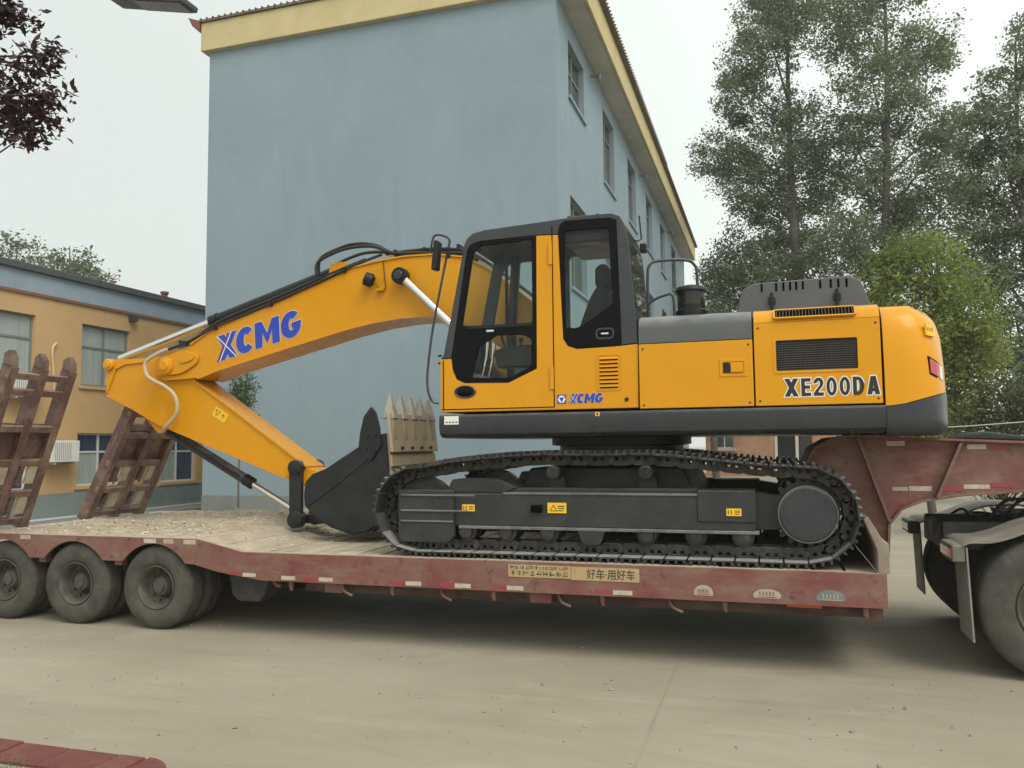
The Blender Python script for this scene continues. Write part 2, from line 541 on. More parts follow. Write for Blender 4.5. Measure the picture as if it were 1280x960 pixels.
def glyph(ch, s=.26):
    """outer polygon, holes and advance of a capital one unit high"""
    if ch == 'X':
        w = .86; h = min(.33, s * 1.35); t = (w / 2 - h) / (w - h)
        return [(0, 0), (h, 0), (w / 2, t), (w - h, 0), (w, 0), ((w + h) / 2, .5), (w, 1), (w - h, 1), (w / 2, 1 - t), (h, 1), (0, 1), ((w - h) / 2, .5)], [], w * (.88 if s > .25 else 1)
    if ch == 'C':
        w = .80
        return ell(w / 2, .5, w / 2, .51, 42, 318) + ell(w / 2 + .02, .5, w / 2 - s, .51 - s * .9, 318, 42), [], w * .94
    if ch == 'G':
        w = .84
        return ell(w / 2, .5, w / 2, .51, 45, 338) + [(w, .56), (w * .52, .56), (w * .52, .36), (w - s * .98, .36)] + ell(w / 2 + .02, .5, w / 2 - s, .51 - s * .9, 322, 45), [], w
    if ch == 'M':
        w = 1.02
        return [(0, 0), (0, 1), (.30, 1), (w / 2, .50), (w - .30, 1), (w, 1), (w, 0), (w - s, 0), (w - s, .56), (w / 2 + .04, .14), (w / 2 - .04, .14), (s, .56), (s, 0)], [], w
    if ch == 'E':
        w = .58; v = s * .82
        return [(0, 0), (0, 1), (w, 1), (w, 1 - v), (s, 1 - v), (s, .5 + v / 2), (w * .92, .5 + v / 2), (w * .92, .5 - v / 2), (s, .5 - v / 2), (s, v), (w, v), (w, 0)], [], w
    if ch == '0':
        w = .62
        return ell(w / 2, .5, w / 2, .51, 0, 345, 23), [ell(w / 2, .5, w / 2 - s * .86, .51 - s * .8, 0, 340, 17)], w
    if ch == '2':
        w = .60; v = s * .8
        return [(0, 0), (0, .16)] + [(.14, .34), (.30, .50), (w - s * 1.0 + .02, .64)] + ell(w / 2, .70, w / 2 - s * .9, .13, 0, 172, 8) + [(0.0, .69)] + ell(w / 2, .70, w / 2, .31, 172, 0, 12) + [(w - .05, .56), (w - .16, .42), (w - .30, .28), (.30, v), (w, v), (w, 0)], [], w
    if ch == 'D':
        w = .66
        return [(0, 0), (0, 1), (w * .45, 1)] + ell(w * .45, .5, w * .55, .5, 84, -84, 12) + [(w * .45, 0)], [[(s, s * .8), (s, 1 - s * .8), (w * .45, 1 - s * .8)] + ell(w * .45, .5, w * .55 - s, .5 - s * .8, 80, -80, 8) + [(w * .45, s * .8)]], w
    if ch == 'A':
        w = .74
        return [(0, 0), (w / 2 - .15, 1), (w / 2 + .15, 1), (w, 0), (w - .27, 0), (w - .31, .17), (.31, .17), (.27, 0)], [[(.345, .36), (w - .345, .36), (w / 2, .74)]], w


def word(body, x, z, y, H, ang, parent, name, mat, grow=0.0, shear=.2, sx=1.0, gap=.07, s=.26):
    ca, sa = math.cos(R(ang)), math.sin(R(ang))
    pen = 0.0
    for ch in body:
        outer, holes, adv = glyph(ch, s)
        if grow:
            outer = offset_poly(outer, grow); holes = [offset_poly(h_, -grow) for h_ in holes]
        def T(q):
            u, v = ((q[0] + pen) * sx + q[1] * shear) * H, q[1] * H
            return (x + u * ca - v * sa, z + u * sa + v * ca)
        MB().plate([T(q) for q in outer], [[T(q) for q in h_] for h_ in holes], y - .0012, y).build(name, mat, parent, smooth=0)
        pen += adv + gap
    return pen * sx * H
# ------------------------------------------------------------------ ground and setting
def ground_mat():
    m, nt, b = new_mat('yard_concrete')
    tc = nt.nodes.new('ShaderNodeTexCoord')
    v = tc.outputs['Object']
    c = mix(nt, ramp(nt, noise(nt, v, .35, 5, .6), .35, .65), (.278, .240, .176), (.335, .296, .227))
    c = mix(nt, ramp(nt, noise(nt, v, 1.1, 6, .7, (.25, 1.2, 1), .6), .48, .72, 0, .55), c, (.225, .19, .135))
    c = mix(nt, ramp(nt, noise(nt, v, 2.3, 7, .7, (.4, 1, 1)), .55, .75, 0, .5), c, (.42, .37, .285))
    c = mix(nt, ramp(nt, noise(nt, v, 45, 4, .7), .58, .75, 0, .35), c, (.20, .17, .13))
    c = mix(nt, ramp(nt, noise(nt, v, .8, 5, .75, (.16, 1.5, 1), 1.2), .56, .70, 0, .38), c, (.19, .16, .12))
    c = mix(nt, ramp(nt, noise(nt, v, .55, 4, .6), .66, .74, 0, .45), c, (.16, .135, .105))
    c = mix(nt, ramp(nt, noise(nt, v, 130, 3, .6), .66, .74, 0, .55), c, (.13, .11, .085))
    vo = nt.nodes.new('ShaderNodeTexVoronoi'); vo.feature = 'DISTANCE_TO_EDGE'
    vo.inputs['Scale'].default_value = .35
    mp = nt.nodes.new('ShaderNodeMapping'); nt.links.new(v, mp.inputs[0])
    nt.links.new(v, vo.inputs['Vector'])
    cr = ramp(nt, vo.outputs['Distance'], .0, .004, .25, 0)
    c = mix(nt, mul(nt, cr, ramp(nt, noise(nt, v, .5, 2), .5, .6)), c, (.15, .12, .09))
    nt.links.new(c, b.inputs['Base Color'])
    nt.links.new(ramp(nt, noise(nt, v, 1.5, 5), .3, .7, .62, .92), b.inputs['Roughness'])
    bp = nt.nodes.new('ShaderNodeBump'); bp.inputs['Strength'].default_value = .25; bp.inputs['Distance'].default_value = .006
    nt.links.new(noise(nt, v, 60, 6, .7), bp.inputs['Height'])
    nt.links.new(bp.outputs[0], b.inputs['Normal'])
    return m


GROUND = ground_mat()
mb = MB()
mb._add([(-400, -400, 0), (400, -400, 0), (400, 400, 0), (-400, 400, 0)], [(0, 1, 2, 3)])
tag(mb.build('ground', GROUND, smooth=0), kind='structure')
# saw-cut joints between the cast slabs
JOINT = M('joint_filler', (.25, .21, .155), .95, layers=[((.34, .29, .21), 3, .4, .6, .9)])
for (x0, y0, x1, y1) in ((-.78, .5, -.78, 40), (5.4, .5, 5.4, 40)):
    mb = MB()
    w = .004
    if x0 == x1: mb._add([(x0 - w, y0, .004), (x0 + w, y0, .004), (x0 + w, y1, .004), (x0 - w, y1, .004)], [(0, 1, 2, 3)])
    else: mb._add([(x0, y0 - w, .004), (x1, y0 - w, .004), (x1, y0 + w, .004), (x0, y0 + w, .004)], [(0, 1, 2, 3)])
    tag(mb.build('pavement_joint', JOINT, smooth=0), kind='structure')

# planting bed: brick kerb, soil, grass
KERB = M('red_painted_kerb', (.135, .036, .030), .8, layers=[((.20, .095, .075), 3, .45, .68, .7), ((.10, .035, .03), 8, .5, .7, .6)], bump=(40, .4, .005))
MORTAR = M('kerb_mortar', (.33, .27, .22), .95)
kerb = thing('brick_kerb', (-3.3, 3.66, 0), 'low red brick kerb edging the grass bed in the bottom left corner', 'kerb')
mb = MB(); mb.prism([(-9.0, 3.66), (-3.3, 3.60), (-3.12, 3.42), (-3.06, 3.2), (-3.06, 2.2), (-3.2, 2.2), (-3.2, 3.2), (-3.24, 3.36), (-3.4, 3.44), (-9.0, 3.52)], 0.0, .095, 'z')
mb.build('mortar_bed', MORTAR, kerb)
bx = -8.94
while bx < -3.34:
    L = .335
    q0 = 3.79 - (bx + 9) * .004
    o = MB().box(bx, min(bx + L, -3.3), q0 - .25, q0, 0.0, .118 + rnd.uniform(-.004, .004)).build('brick', KERB, kerb, bevel=.009, seg=2)
    bx += L + .007
for a0, a1 in ((88, 62), (60, 32), (30, 2)):
    pts = arc(-3.28, 3.52, .245, a0, a1, 4) + arc(-3.28, 3.52, .02, a1, a0, 2)
    MB().prism(pts, 0, .122, 'z').build('brick', KERB, kerb, bevel=.015, seg=3)
for k in range(3):
    MB().box(-3.27, -3.045, 3.50 - .34 * (k + 1), 3.50 - .34 * k - .012, 0, .122).build('brick', KERB, kerb, bevel=.018, seg=3)
SOIL = M('bed_soil', (.06, .045, .03), .95, layers=[((.10, .08, .05), 6, .4, .6, .9)], bump=(30, .8, .02))
mb = MB(); mb.box(-9, -3.25, 1.9, 3.53, -.02, .075)
tag(mb.build('soil_bed', SOIL), kind='structure')
GRASS = leaf_mat('grass_blade', [(.035, .07, .012), (.07, .12, .02), (.13, .18, .035)], .3)
n = 16000
gx = rng.uniform(-6.5, -3.3, n); gy = rng.uniform(2.2, 3.53, n)
ang = rng.uniform(0, 2 * np.pi, n); h = rng.uniform(.03, .085, n); w = rng.uniform(.002, .004, n)
lean = rng.normal(0, .025, (n, 2))
V = np.zeros((n, 3, 3))
V[:, 0] = np.stack([gx - w * np.cos(ang), gy - w * np.sin(ang), np.full(n, .07)], 1)
V[:, 1] = np.stack([gx + w * np.cos(ang), gy + w * np.sin(ang), np.full(n, .07)], 1)
V[:, 2] = np.stack([gx + lean[:, 0], gy + lean[:, 1], .07 + h], 1)
me = bpy.data.meshes.new('grass')
me.from_pydata(V.reshape(-1, 3).tolist(), [], np.arange(3 * n).reshape(-1, 3).tolist())
me.materials.append(GRASS)
tag(link('grass', me), 'short green grass growing inside the brick kerb', 'grass', kind='stuff')

# ------------------------------------------------------------------ blue three-storey building
BWALL = M('pale_blue_wall_paint', (.232, .300, .345), .85, layers=[((.20, .266, .308), .35, .35, .65, .8), ((.29, .36, .39), 1.2, .5, .75, .35, (1, 1, .3)), ((.17, .215, .235), 1.6, .58, .78, .40, (2.2, 1, .10)), ((.34, .39, .40), 5, .68, .78, .35)], bump=(90, .12, .004), rand=False)
BPLN = M('grey_plinth_paint', (.19, .21, .20), .85, layers=[((.12, .13, .12), 1.5, .45, .7, .6)], rand=False)
FASC = M('cream_fascia_paint', (.54, .45, .24), .75, layers=[((.44, .36, .17), 1.2, .4, .7, .7), ((.30, .24, .13), 4, .58, .78, .5)], rand=False)
SOFF = M('soffit_plaster', (.55, .54, .50), .9, layers=[((.33, .32, .29), .8, .4, .7, .7)], rand=False)
ROOFT = M('brown_grey_roof_tile', (.13, .10, .085), .85, layers=[((.20, .16, .13), 4, .4, .6, .8)])
WFRAME = M('window_frame_grey', (.17, .19, .18), .5)
WFWHITE = M('window_frame_white', (.60, .60, .57), .5)
WPANE = M('window_glass', (.05, .065, .065), .07, spec=.8, rvar=.03)
WPANEL = M('curtained_window_glass', (.36, .40, .38), .10, layers=[((.27, .31, .30), 1.5, .4, .65, .8, (1, 6, .3))], spec=.8, rvar=.03)
WPANEB = M('blue_curtained_glass', (.05, .058, .115), .10, layers=[((.02, .022, .05), 2, .4, .62, .9, (1, 8, .3))], spec=.7, rvar=.03)
PIPE = M('drain_pipe', (.38, .43, .44), .6)

bb = thing('blue_building', (-7.8, 15, 0), 'tall pale blue three storey building with cream eaves behind the excavator', 'building')
X0, X1, Y0, Y1, ZT = -11.82, -3.75, 15.0, 40.0, 10.72
mb = MB(); mb.box(X0, X1, Y0, Y0 + .24, .78, ZT)
mb.build('gable_wall', BWALL, bb)
MB().box(X0, X1 - .003, Y0 - .02, Y0 + .24, 0, .78).build('plinth', BPLN, bb)
MB().box(X0, X0 + .24, Y0 + .24, Y1, 0, ZT).build('side_wall', BWALL, bb)
MB().box(X0 + .24, X1, Y1 - .24, Y1, 0, ZT).build('rear_wall', BWALL, bb)
holes = []; wins = []
for fl, (z0, z1) in enumerate(((1.5, 3.3), (5.0, 6.9), (8.35, 10.22))):
    for k in range(7):
        y0 = 16.0 + 3.72 * k if k == 0 else 15.98 + 3.72 * k
        if y0 + 1.5 > 39.5: break
        zz0 = 9.0 if (k == 0 and fl == 2) else z0
        holes.append([(y0, zz0), (y0 + 1.5, zz0), (y0 + 1.5, z1), (y0, z1)]); wins.append((y0, y0 + 1.5, zz0, z1))
mb = MB(); mb.plate([(Y0 + .24, .0), (Y1 - .24, .0), (Y1 - .24, ZT), (Y0 + .24, ZT)], holes, X1 - .24, X1, 'x')
mb.build('facade_wall', BWALL, bb)
for (a, b_, c, d) in wins:
    fx = X1 - .16
    m_ = MB()
    t = .055
    m_.box(fx, fx + .06, a, a + t, c, d).box(fx, fx + .06, b_ - t, b_, c, d).box(fx, fx + .06, a + t, b_ - t, c, c + t).box(fx, fx + .06, a + t, b_ - t, d - t, d)
    ym = (a + b_) / 2
    m_.box(fx, fx + .055, ym - .03, ym + .03, c + t, d - t)
    zt = d - .5
    m_.box(fx, fx + .05, a + t, ym - .03, zt - .025, zt + .025).box(fx, fx + .05, ym + .03, b_ - t, zt - .025, zt + .025)
    fr = m_.build('window', WFRAME, bb)
    MB().box(fx + .015, fx + .025, a + t, ym - .03, c + t, d - t).build('pane', WPANE, fr)
    MB().box(fx + .015, fx + .025, ym + .03, b_ - t, c + t, d - t).build('pane', WPANE, fr)
    MB().box(X1 - .1, X1 + .05, a - .06, b_ + .06, c - .07, c - .002).build('sill', BWALL, bb)
# eaves: soffit slab, cream fascia, tiled hip roof
ox, oy, ol = .52, .13, .15
MB().box(X0 - ol + .08, X1 + ox - .08, Y0 - oy + .08, Y1 + .3, ZT, ZT + .10).build('soffit', SOFF, bb)
mb = MB()
mb.box(X0 - ol, X1 + ox, Y0 - oy, Y0 - oy + .08, ZT - .0, ZT + .66)
mb.build('fascia', FASC, bb, bevel=.02)
MB().box(X1 + ox - .08, X1 + ox, Y0 - oy + .08, Y1 + .38, ZT - .0, ZT + .66).build('fascia', FASC, bb, bevel=.02)
MB().box(X0 - ol, X0 - ol + .08, Y0 - oy + .08, Y1 + .38, ZT - .0, ZT + .66).build('fascia', FASC, bb, bevel=.02)
e0, e1, f0, f1, zr = X0 - ol - .04, X1 + ox + .12, Y0 - oy - .05, Y1 + .45, ZT + .662
xm = (e0 + e1) / 2
mb = MB()
mb._add([(e0, f0, zr), (e1, f0, zr), (e1, f1, zr), (e0, f1, zr), (e0, f0, zr + .05), (e1, f0, zr + .05), (e1, f1, zr + .05), (e0, f1, zr + .05), (xm, f0 + 4.5, zr + 1.7), (xm, f1 - 4.5, zr + 1.7)],
        [(3, 2, 1, 0), (0, 1, 5, 4), (1, 2, 6, 5), (2, 3, 7, 6), (3, 0, 4, 7), (4, 5, 8), (5, 6, 9, 8), (6, 7, 9), (7, 4, 8, 9)])
roof = mb.build('roof', ROOFT, bb)
# rounded tile ends along the gable eave and the facade eave
tile = MB().lathe([(.018, 0), (.024, .02), (.024, .5)], (0, 0, 0), 'y', 8).mesh('eave_tile', ROOFT)
k = 0
xx = e0 + .08
while xx < e1:
    o = link('eave_tile', tile, roof, loc=(xx, f0 - .03, zr + .055)); xx += .16
tile2 = MB().lathe([(.018, 0), (.024, -.02), (.024, -.5)], (0, 0, 0), 'x', 8).mesh('eave_tile', ROOFT)
yy = f0 + .2
while yy < 28:
    o = link('eave_tile', tile2, roof, loc=(e1 + .03, yy, zr + .055)); yy += .16
# upturned corner at the far end of the gable eave
CORN = M('red_brown_corner_tile', (.18, .06, .055), .8)
mb = MB(); mb.prism([(X0 - ol - .002, zr - .02), (X0 - ol - .02, zr - .22), (X0 - ol - .20, zr - .06), (X0 - ol - .32, zr + .16), (X0 - ol - .06, zr + .06)], Y0 - oy - .05, Y0 - oy + .3)
mb.build('corner_tile', CORN, roof, bevel=.01)
for yy in (18.3, 25.8, 33.3):
    mb = MB(); mb.cyl((X1, yy, 10.42), (X1 + .22, yy, 10.40), .035, n=10).cyl((X1 + .2, yy, 10.44), (X1 + .2, yy, 10.30), .06, .03, n=10)
    mb.build('eave_lamp', WFRAME, bb)

# ------------------------------------------------------------------ orange two-storey building
OWALL = M('orange_wall_paint', (.54, .345, .16), .85, layers=[((.47, .30, .14), .5, .4, .65, .8), ((.44, .27, .13), 2.0, .58, .78, .5, (1, 1, .2))], bump=(90, .12, .004), rand=False)
OBAND = M('blue_parapet_paint', (.27, .34, .40), .85, layers=[((.21, .27, .31), 1.0, .45, .7, .7)], rand=False)
OCAP = M('dark_coping', (.065, .075, .078), .75)
OBRN = M('brown_string_course', (.20, .09, .055), .8)
OPLN = M('grey_green_plinth', (.20, .24, .225), .85, layers=[((.15, .18, .17), 1.5, .45, .7, .7)], rand=False)
ob = thing('orange_building', (-20, 16, 0), 'orange two storey building with blue parapet at the left edge', 'building')
OX = -16.6
A0, A1 = 5.0, 27.0
OW = []
for y0, y1, z0, z1, kind in ((9.6, 11.2, 3.45, 5.0, 'g'), (13.0, 14.97, 3.45, 5.0, 'g'), (16.35, 17.98, 3.42, 5.0, 'g'), (19.9, 21.5, 3.42, 5.0, 'g'), (23.2, 24.8, 3.42, 5.0, 'g'),
                       (9.6, 11.2, .86, 2.2, 'b'), (13.2, 14.9, .86, 2.2, 'b'), (16.3, 17.85, .88, 2.22, 'b'), (19.25, 20.78, .84, 2.22, 'b'), (23.2, 24.8, .86, 2.2, 'b')):
    OW.append((y0, y1, z0, z1, kind))
mb = MB(); mb.plate([(A0, .74), (A1, .74), (A1, 5.46), (A0, 5.46)], [[(a, c), (b_, c), (b_, d), (a, d)] for a, b_, c, d, _ in OW], OX - .24, OX, 'x')
mb.build('facade_wall', OWALL, ob)
MB().box(OX - .24, OX + .03, A0, A1, .0, .74).build('plinth', OPLN, ob)
MB().box(OX - 7, OX - .24, A0, A0 + .24, 0, 5.46).build('side_wall', OWALL, ob)
MB().box(OX - 7, OX - .24, A1 - .24, A1, 0, 5.46).build('side_wall', OWALL, ob)
MB().box(OX - 7.24, OX - 7, A0, A1, 0, 5.46).build('rear_wall', OWALL, ob)
MB().box(OX - .24, OX + .05, A0 - .05, A1 + .05, 5.46, 5.53).build('string_course', OBRN, ob)
MB().box(OX - .20, OX, A0, A1, 5.53, 6.02).build('parapet', OBAND, ob)
MB().box(OX - .24, OX + .10, A0 - .1, A1 + .1, 6.02, 6.19).build('coping', OCAP, ob, bevel=.02)
MB().box(OX - 7.2, OX - .2, A0, A1, 5.46, 5.60).build('flat_roof', OCAP, ob)
for y0, y1, z0, z1, kind in OW:
    fx = OX - .16
    wf = WFRAME if kind == 'g' else WFWHITE
    t = .05
    m_ = MB()
    m_.box(fx, fx + .06, y0, y0 + t, z0, z1).box(fx, fx + .06, y1 - t, y1, z0, z1).box(fx, fx + .06, y0 + t, y1 - t, z0, z0 + t).box(fx, fx + .06, y0 + t, y1 - t, z1 - t, z1)
    ym = (y0 + y1) / 2; zm = z0 + (z1 - z0) * .64
    m_.box(fx, fx + .055, ym - .028, ym + .028, z0 + t, z1 - t)
    m_.box(fx, fx + .05, y0 + t, ym - .028, zm - .025, zm + .025).box(fx, fx + .05, ym + .028, y1 - t, zm - .025, zm + .025)
    fr = m_.build('window', wf, ob)
    for j, (p, q) in enumerate(((y0 + t, ym - .028), (ym + .028, y1 - t))):
        for i_, (s, e) in enumerate(((z0 + t, zm - .025), (zm + .025, z1 - t))):
            pm = WPANEL if kind == 'g' else ((WPANEB if (i_ == 1 or j == 1) else WPANEL))
            MB().box(fx + .015, fx + .025, p, q, s, e).build('pane', pm, fr)
    MB().box(OX - .1, OX + .06, y0 - .08, y1 + .08, z0 - .08, z0 - .002).build('sill', OWALL, ob)
LAMPB = M('dark_lamp_box', (.04, .04, .04), .6)
MB().box(OX, OX + .16, 17.9, 18.1, 5.28, 5.44).build('wall_lamp', LAMPB, ob)
mb = MB(); mb.tube(smoothpath([(OX + .03, 15.55, 4.4), (OX + .05, 15.42, 4.2), (OX + .03, 15.5, 3.6), (OX + .03, 15.55, 2.6), (OX + .03, 15.6, 1.9)], 5), .03, 8)
mb.build('drain_hose', M('cream_hose', (.60, .45, .22), .6), ob)
WEDGE = M('pale_step_edge', (.62, .63, .60), .7)
st = MB().box(OX + .02, OX + 1.1, A0, 21.4, 0, .12).build('apron_step', BPLN)
tag(st, 'low grey apron step along the foot of the orange building', 'step')
ed = MB().box(OX + .034, OX + .06, A0, 21.3, .125, .17).build('step_edge', WEDGE, st)
mb = MB(); mb.cyl((OX - .8, 20.2, 5.5), (OX - .8, 20.2, 6.48), .09, n=12).cyl((OX - .8, 20.2, 6.48), (OX - .8, 20.2, 6.55), .12, n=12)
mb.build('roof_vent_pipe', CORN, ob)

ACW = M('white_ac_casing', (.66, .66, .62), .5, layers=[((.5, .48, .42), 4, .5, .75, .5)])
ACG = M('grey_ac_grille', (.30, .31, .30), .6)
def ac_unit(y0, z0, label):
    t = thing('air_conditioner', (OX, y0, z0), label, 'air conditioner', 'air conditioners on the orange facade')
    x0 = OX + .10
    MB().box(x0, x0 + .32, y0, y0 + .82, z0, z0 + .52).build('casing', ACW, t, bevel=.02)
    for k in range(9):
        MB().box(x0 + .32, x0 + .328, y0 + .10 + k * .055, y0 + .115 + k * .055, z0 + .05, z0 + .47).build('front_slat', ACG, t)
    for k in range(7):
        MB().box(x0 + .06 + k * .03, x0 + .075 + k * .03, y0 - .008, y0, z0 + .06, z0 + .46).build('louver', ACG, t)
    MB().box(OX, x0 + .34, y0 + .08, y0 + .12, z0 - .05, z0 - .002).box(OX, x0 + .34, y0 + .70, y0 + .74, z0 - .05, z0 - .002).build('wall_bracket', ACG, t)
ac_unit(15.15, 1.50, 'white air conditioner low on the orange wall between the ground floor windows')
ac_unit(14.05, 3.02, 'white air conditioner below the upper window, behind the near ramp')

# ------------------------------------------------------------------ low brick house far behind
BRK = M('far_brick_wall', (.46, .25, .15), .9, layers=[((.36, .19, .12), 3, .4, .65, .8), ((.55, .38, .26), 1.2, .5, .75, .6)], rand=False)
fh = thing('brick_house', (1, 46, 0), 'low orange brick house far behind the excavator, seen under its body', 'house')
mb = MB(); mb.plate([(-3.4, 0), (9, 0), (9, 3.1), (-3.4, 3.1)], [[(-2.9, 1.5), (-1.9, 1.5), (-1.9, 2.6), (-2.9, 2.6)], [(.35, .05), (1.25, .05), (1.25, 2.2), (.35, 2.2)], [(3.2, 1.0), (4.6, 1.0), (4.6, 2.3), (3.2, 2.3)]], 46, 46.24)
mb.build('front_wall', BRK, fh)
MB().box(-3.4, -3.16, 46.24, 51, 0, 3.1).build('side_wall', BRK, fh)
MB().box(8.76, 9, 46.24, 51, 0, 3.1).build('side_wall', BRK, fh)
mb = MB(); mb.prism([(45.5, 3.1), (51.5, 3.1), (48.5, 4.5)], -3.8, 9.4, 'x'); mb.build('roof', ROOFT, fh)
for a, b_, c, d in ((-2.9, -1.9, 1.5, 2.6), (3.2, 4.6, 1.0, 2.3)):
    m_ = MB().box(a, a + .06, 46.08, 46.14, c, d).box(b_ - .06, b_, 46.08, 46.14, c, d).box(a + .06, b_ - .06, 46.08, 46.14, c, c + .06).box(a + .06, b_ - .06, 46.08, 46.14, d - .06, d)
    m_.box((a + b_) / 2 - .03, (a + b_) / 2 + .03, 46.08, 46.13, c + .06, d - .06)
    w_ = m_.build('window', WFWHITE, fh)
    MB().box(a + .06, b_ - .06, 46.10, 46.11, c + .06, d - .06).build('pane', WPANE, w_)
    MB().box(a - .1, b_ + .1, 45.9, 46, c - .12, c - .02).build('sill', SOFF, fh)
MB().box(.35, 1.25, 46.12, 46.17, .05, 2.2).build('door', PLAST, fh)
MB().box(.2, .345, 45.97, 46.02, 0, 2.3).box(1.255, 1.4, 45.97, 46.02, 0, 2.3).build('door_frame', WFWHITE, fh)

# thin summer haze: fades the far trees and roofs
hz = MB().box(-405, 405, -405, 405, -1.0, 24.5)
HAZE = bpy.data.materials.new('haze_air'); HAZE.use_nodes = True
hn = HAZE.node_tree; hn.nodes.clear()
ho = hn.nodes.new('ShaderNodeOutputMaterial'); hv = hn.nodes.new('ShaderNodeVolumePrincipled')
hv.inputs['Color'].default_value = (.92, .95, .93, 1)
hv.inputs['Density'].default_value = .0010
hv.inputs['Anisotropy'].default_value = .2
hn.links.new(hv.outputs[0], ho.inputs['Volume'])
tag(hz.build('haze', HAZE, smooth=0), 'thin pale haze filling the yard air', 'haze', kind='stuff')
S.cycles.volume_bounces = 1

# grit and pebbles scattered on the yard
n = 420
px_ = rng.uniform(-7, 5, n); py_ = rng.uniform(3.9, 7.2, n); pr_ = np.abs(rng.normal(.004, .004, n)) + .002
oc = np.array([[1, 0, 0], [-1, 0, 0], [0, 1, 0], [0, -1, 0], [0, 0, 1], [0, 0, -1]], float)
ofc = np.array([[0, 2, 4], [2, 1, 4], [1, 3, 4], [3, 0, 4], [2, 0, 5], [1, 2, 5], [3, 1, 5], [0, 3, 5]])
V = oc[None] * pr_[:, None, None] * rng.uniform(.6, 1.5, (n, 6, 1)) + np.stack([px_, py_, pr_ * .4], -1)[:, None]
me = bpy.data.meshes.new('yard_grit')
me.from_pydata(V.reshape(-1, 3).tolist(), [], (ofc[None] + 6 * np.arange(n)[:, None, None]).reshape(-1, 3).tolist())
me.materials.append(M('grit_stone', (.20, .17, .13), .9, layers=[((.36, .32, .25), 3, .4, .6, .9)]))
tag(link('yard_grit', me), 'fine grit and pebbles lying on the concrete yard', 'grit', kind='stuff')
# ------------------------------------------------------------------ excavator
EX = thing('excavator', (-1.45, 8.27, .795), 'yellow crawler excavator with folded boom and blue lettering standing on the maroon trailer', 'excavator')
YC = 8.30            # boom centre line

def track_path():
    """plate line of the track: closed loop of (x, z), counter-clockwise seen from the camera"""
    r = .385
    si, sp = (-3.13, 1.217), (.265, 1.217)
    P = [(-3.13 + .0, 1.217 - r), (.265, 1.217 - r)]
    P = [(x, 1.217 - r) for x in np.linspace(-3.13, .265, 20)]
    P += arc(sp[0], sp[1], r, -90, 88, 24)[1:]
    P += [(-.03, 1.612), (-.40, 1.652), (-.72, 1.690), (-1.03, 1.714), (-1.44, 1.706), (-1.85, 1.716), (-2.18, 1.706), (-2.50, 1.680), (-2.79, 1.650)]
    P += arc(si[0], si[1], r, 82, 270, 24)[:-1]
    return [Vector(q) for q in P]

def resample(P, n):
    P = P + [P[0]]
    d = [0]
    for i in range(len(P) - 1): d.append(d[-1] + (P[i + 1] - P[i]).length)
    L = d[-1]; o = []
    j = 0
    for k in range(n):
        t = L * k / n
        while d[j + 1] < t: j += 1
        f = (t - d[j]) / (d[j + 1] - d[j])
        o.append(P[j].lerp(P[j + 1], f))
    return o, L

TP = track_path()
_, TL = resample(TP, 10)
NS = round(TL / .19)
PITCH = TL / NS
mb = MB()
h = PITCH / 2
mb.box(-h + .007, h - .007, -.30, .30, -.012, 0)
for gx_ in (-.072, -.006, .060):
    mb.prism([(gx_ - .014, 0), (gx_ + .014, 0), (gx_ + .008, .030), (gx_ - .008, .030)], -.30, .30)
SHOE = mb.mesh('shoe', STEEL, 30)
mb = MB()
prof = [(-.088, -.014), (.060, -.014), (.098, -.030), (.112, -.060), (.100, -.090), (.060, -.104), (-.058, -.104), (-.096, -.092), (-.104, -.060), (-.100, -.030)]
hol = [[(-.060, -.026), (-.016, -.026), (-.024, -.058), (-.046, -.062)], [(.006, -.026), (.050, -.026), (.036, -.062), (.014, -.058)]]
for y0 in (-.115, .075):
    mb.plate(prof, hol, y0, y0 + .04)
mb.cyl((-.085, -.13, -.060), (-.085, .13, -.060), .026, n=8)
LINK = mb.mesh('link', STEEL, 30)

def build_track(yc):
    nodes, _ = resample(TP, NS)
    tr = bpy.data.objects.new('track', None)
    COL.objects.link(tr); tr.parent = EX; tr.matrix_parent_inverse = Matrix.Translation(-EX.location)
    for i in range(NS):
        a, b = nodes[i], nodes[(i + 1) % NS]
        c = (a + b) / 2; t = (b - a).normalized(); nrm = Vector((t.y, -t.x))
        m3 = Matrix(((t.x, 0, nrm.x), (0, 1, 0), (t.y, 0, nrm.y)))
        if m3.determinant() < 0:
            m3 = Matrix(((-t.x, 0, nrm.x), (0, 1, 0), (-t.y, 0, nrm.y)))
        for nm, me in (('shoe', SHOE), ('link', LINK)):
            o = link(nm, me, tr)
            o.location = (c.x, yc, c.y)
            o.rotation_euler = m3.to_euler()
    return tr

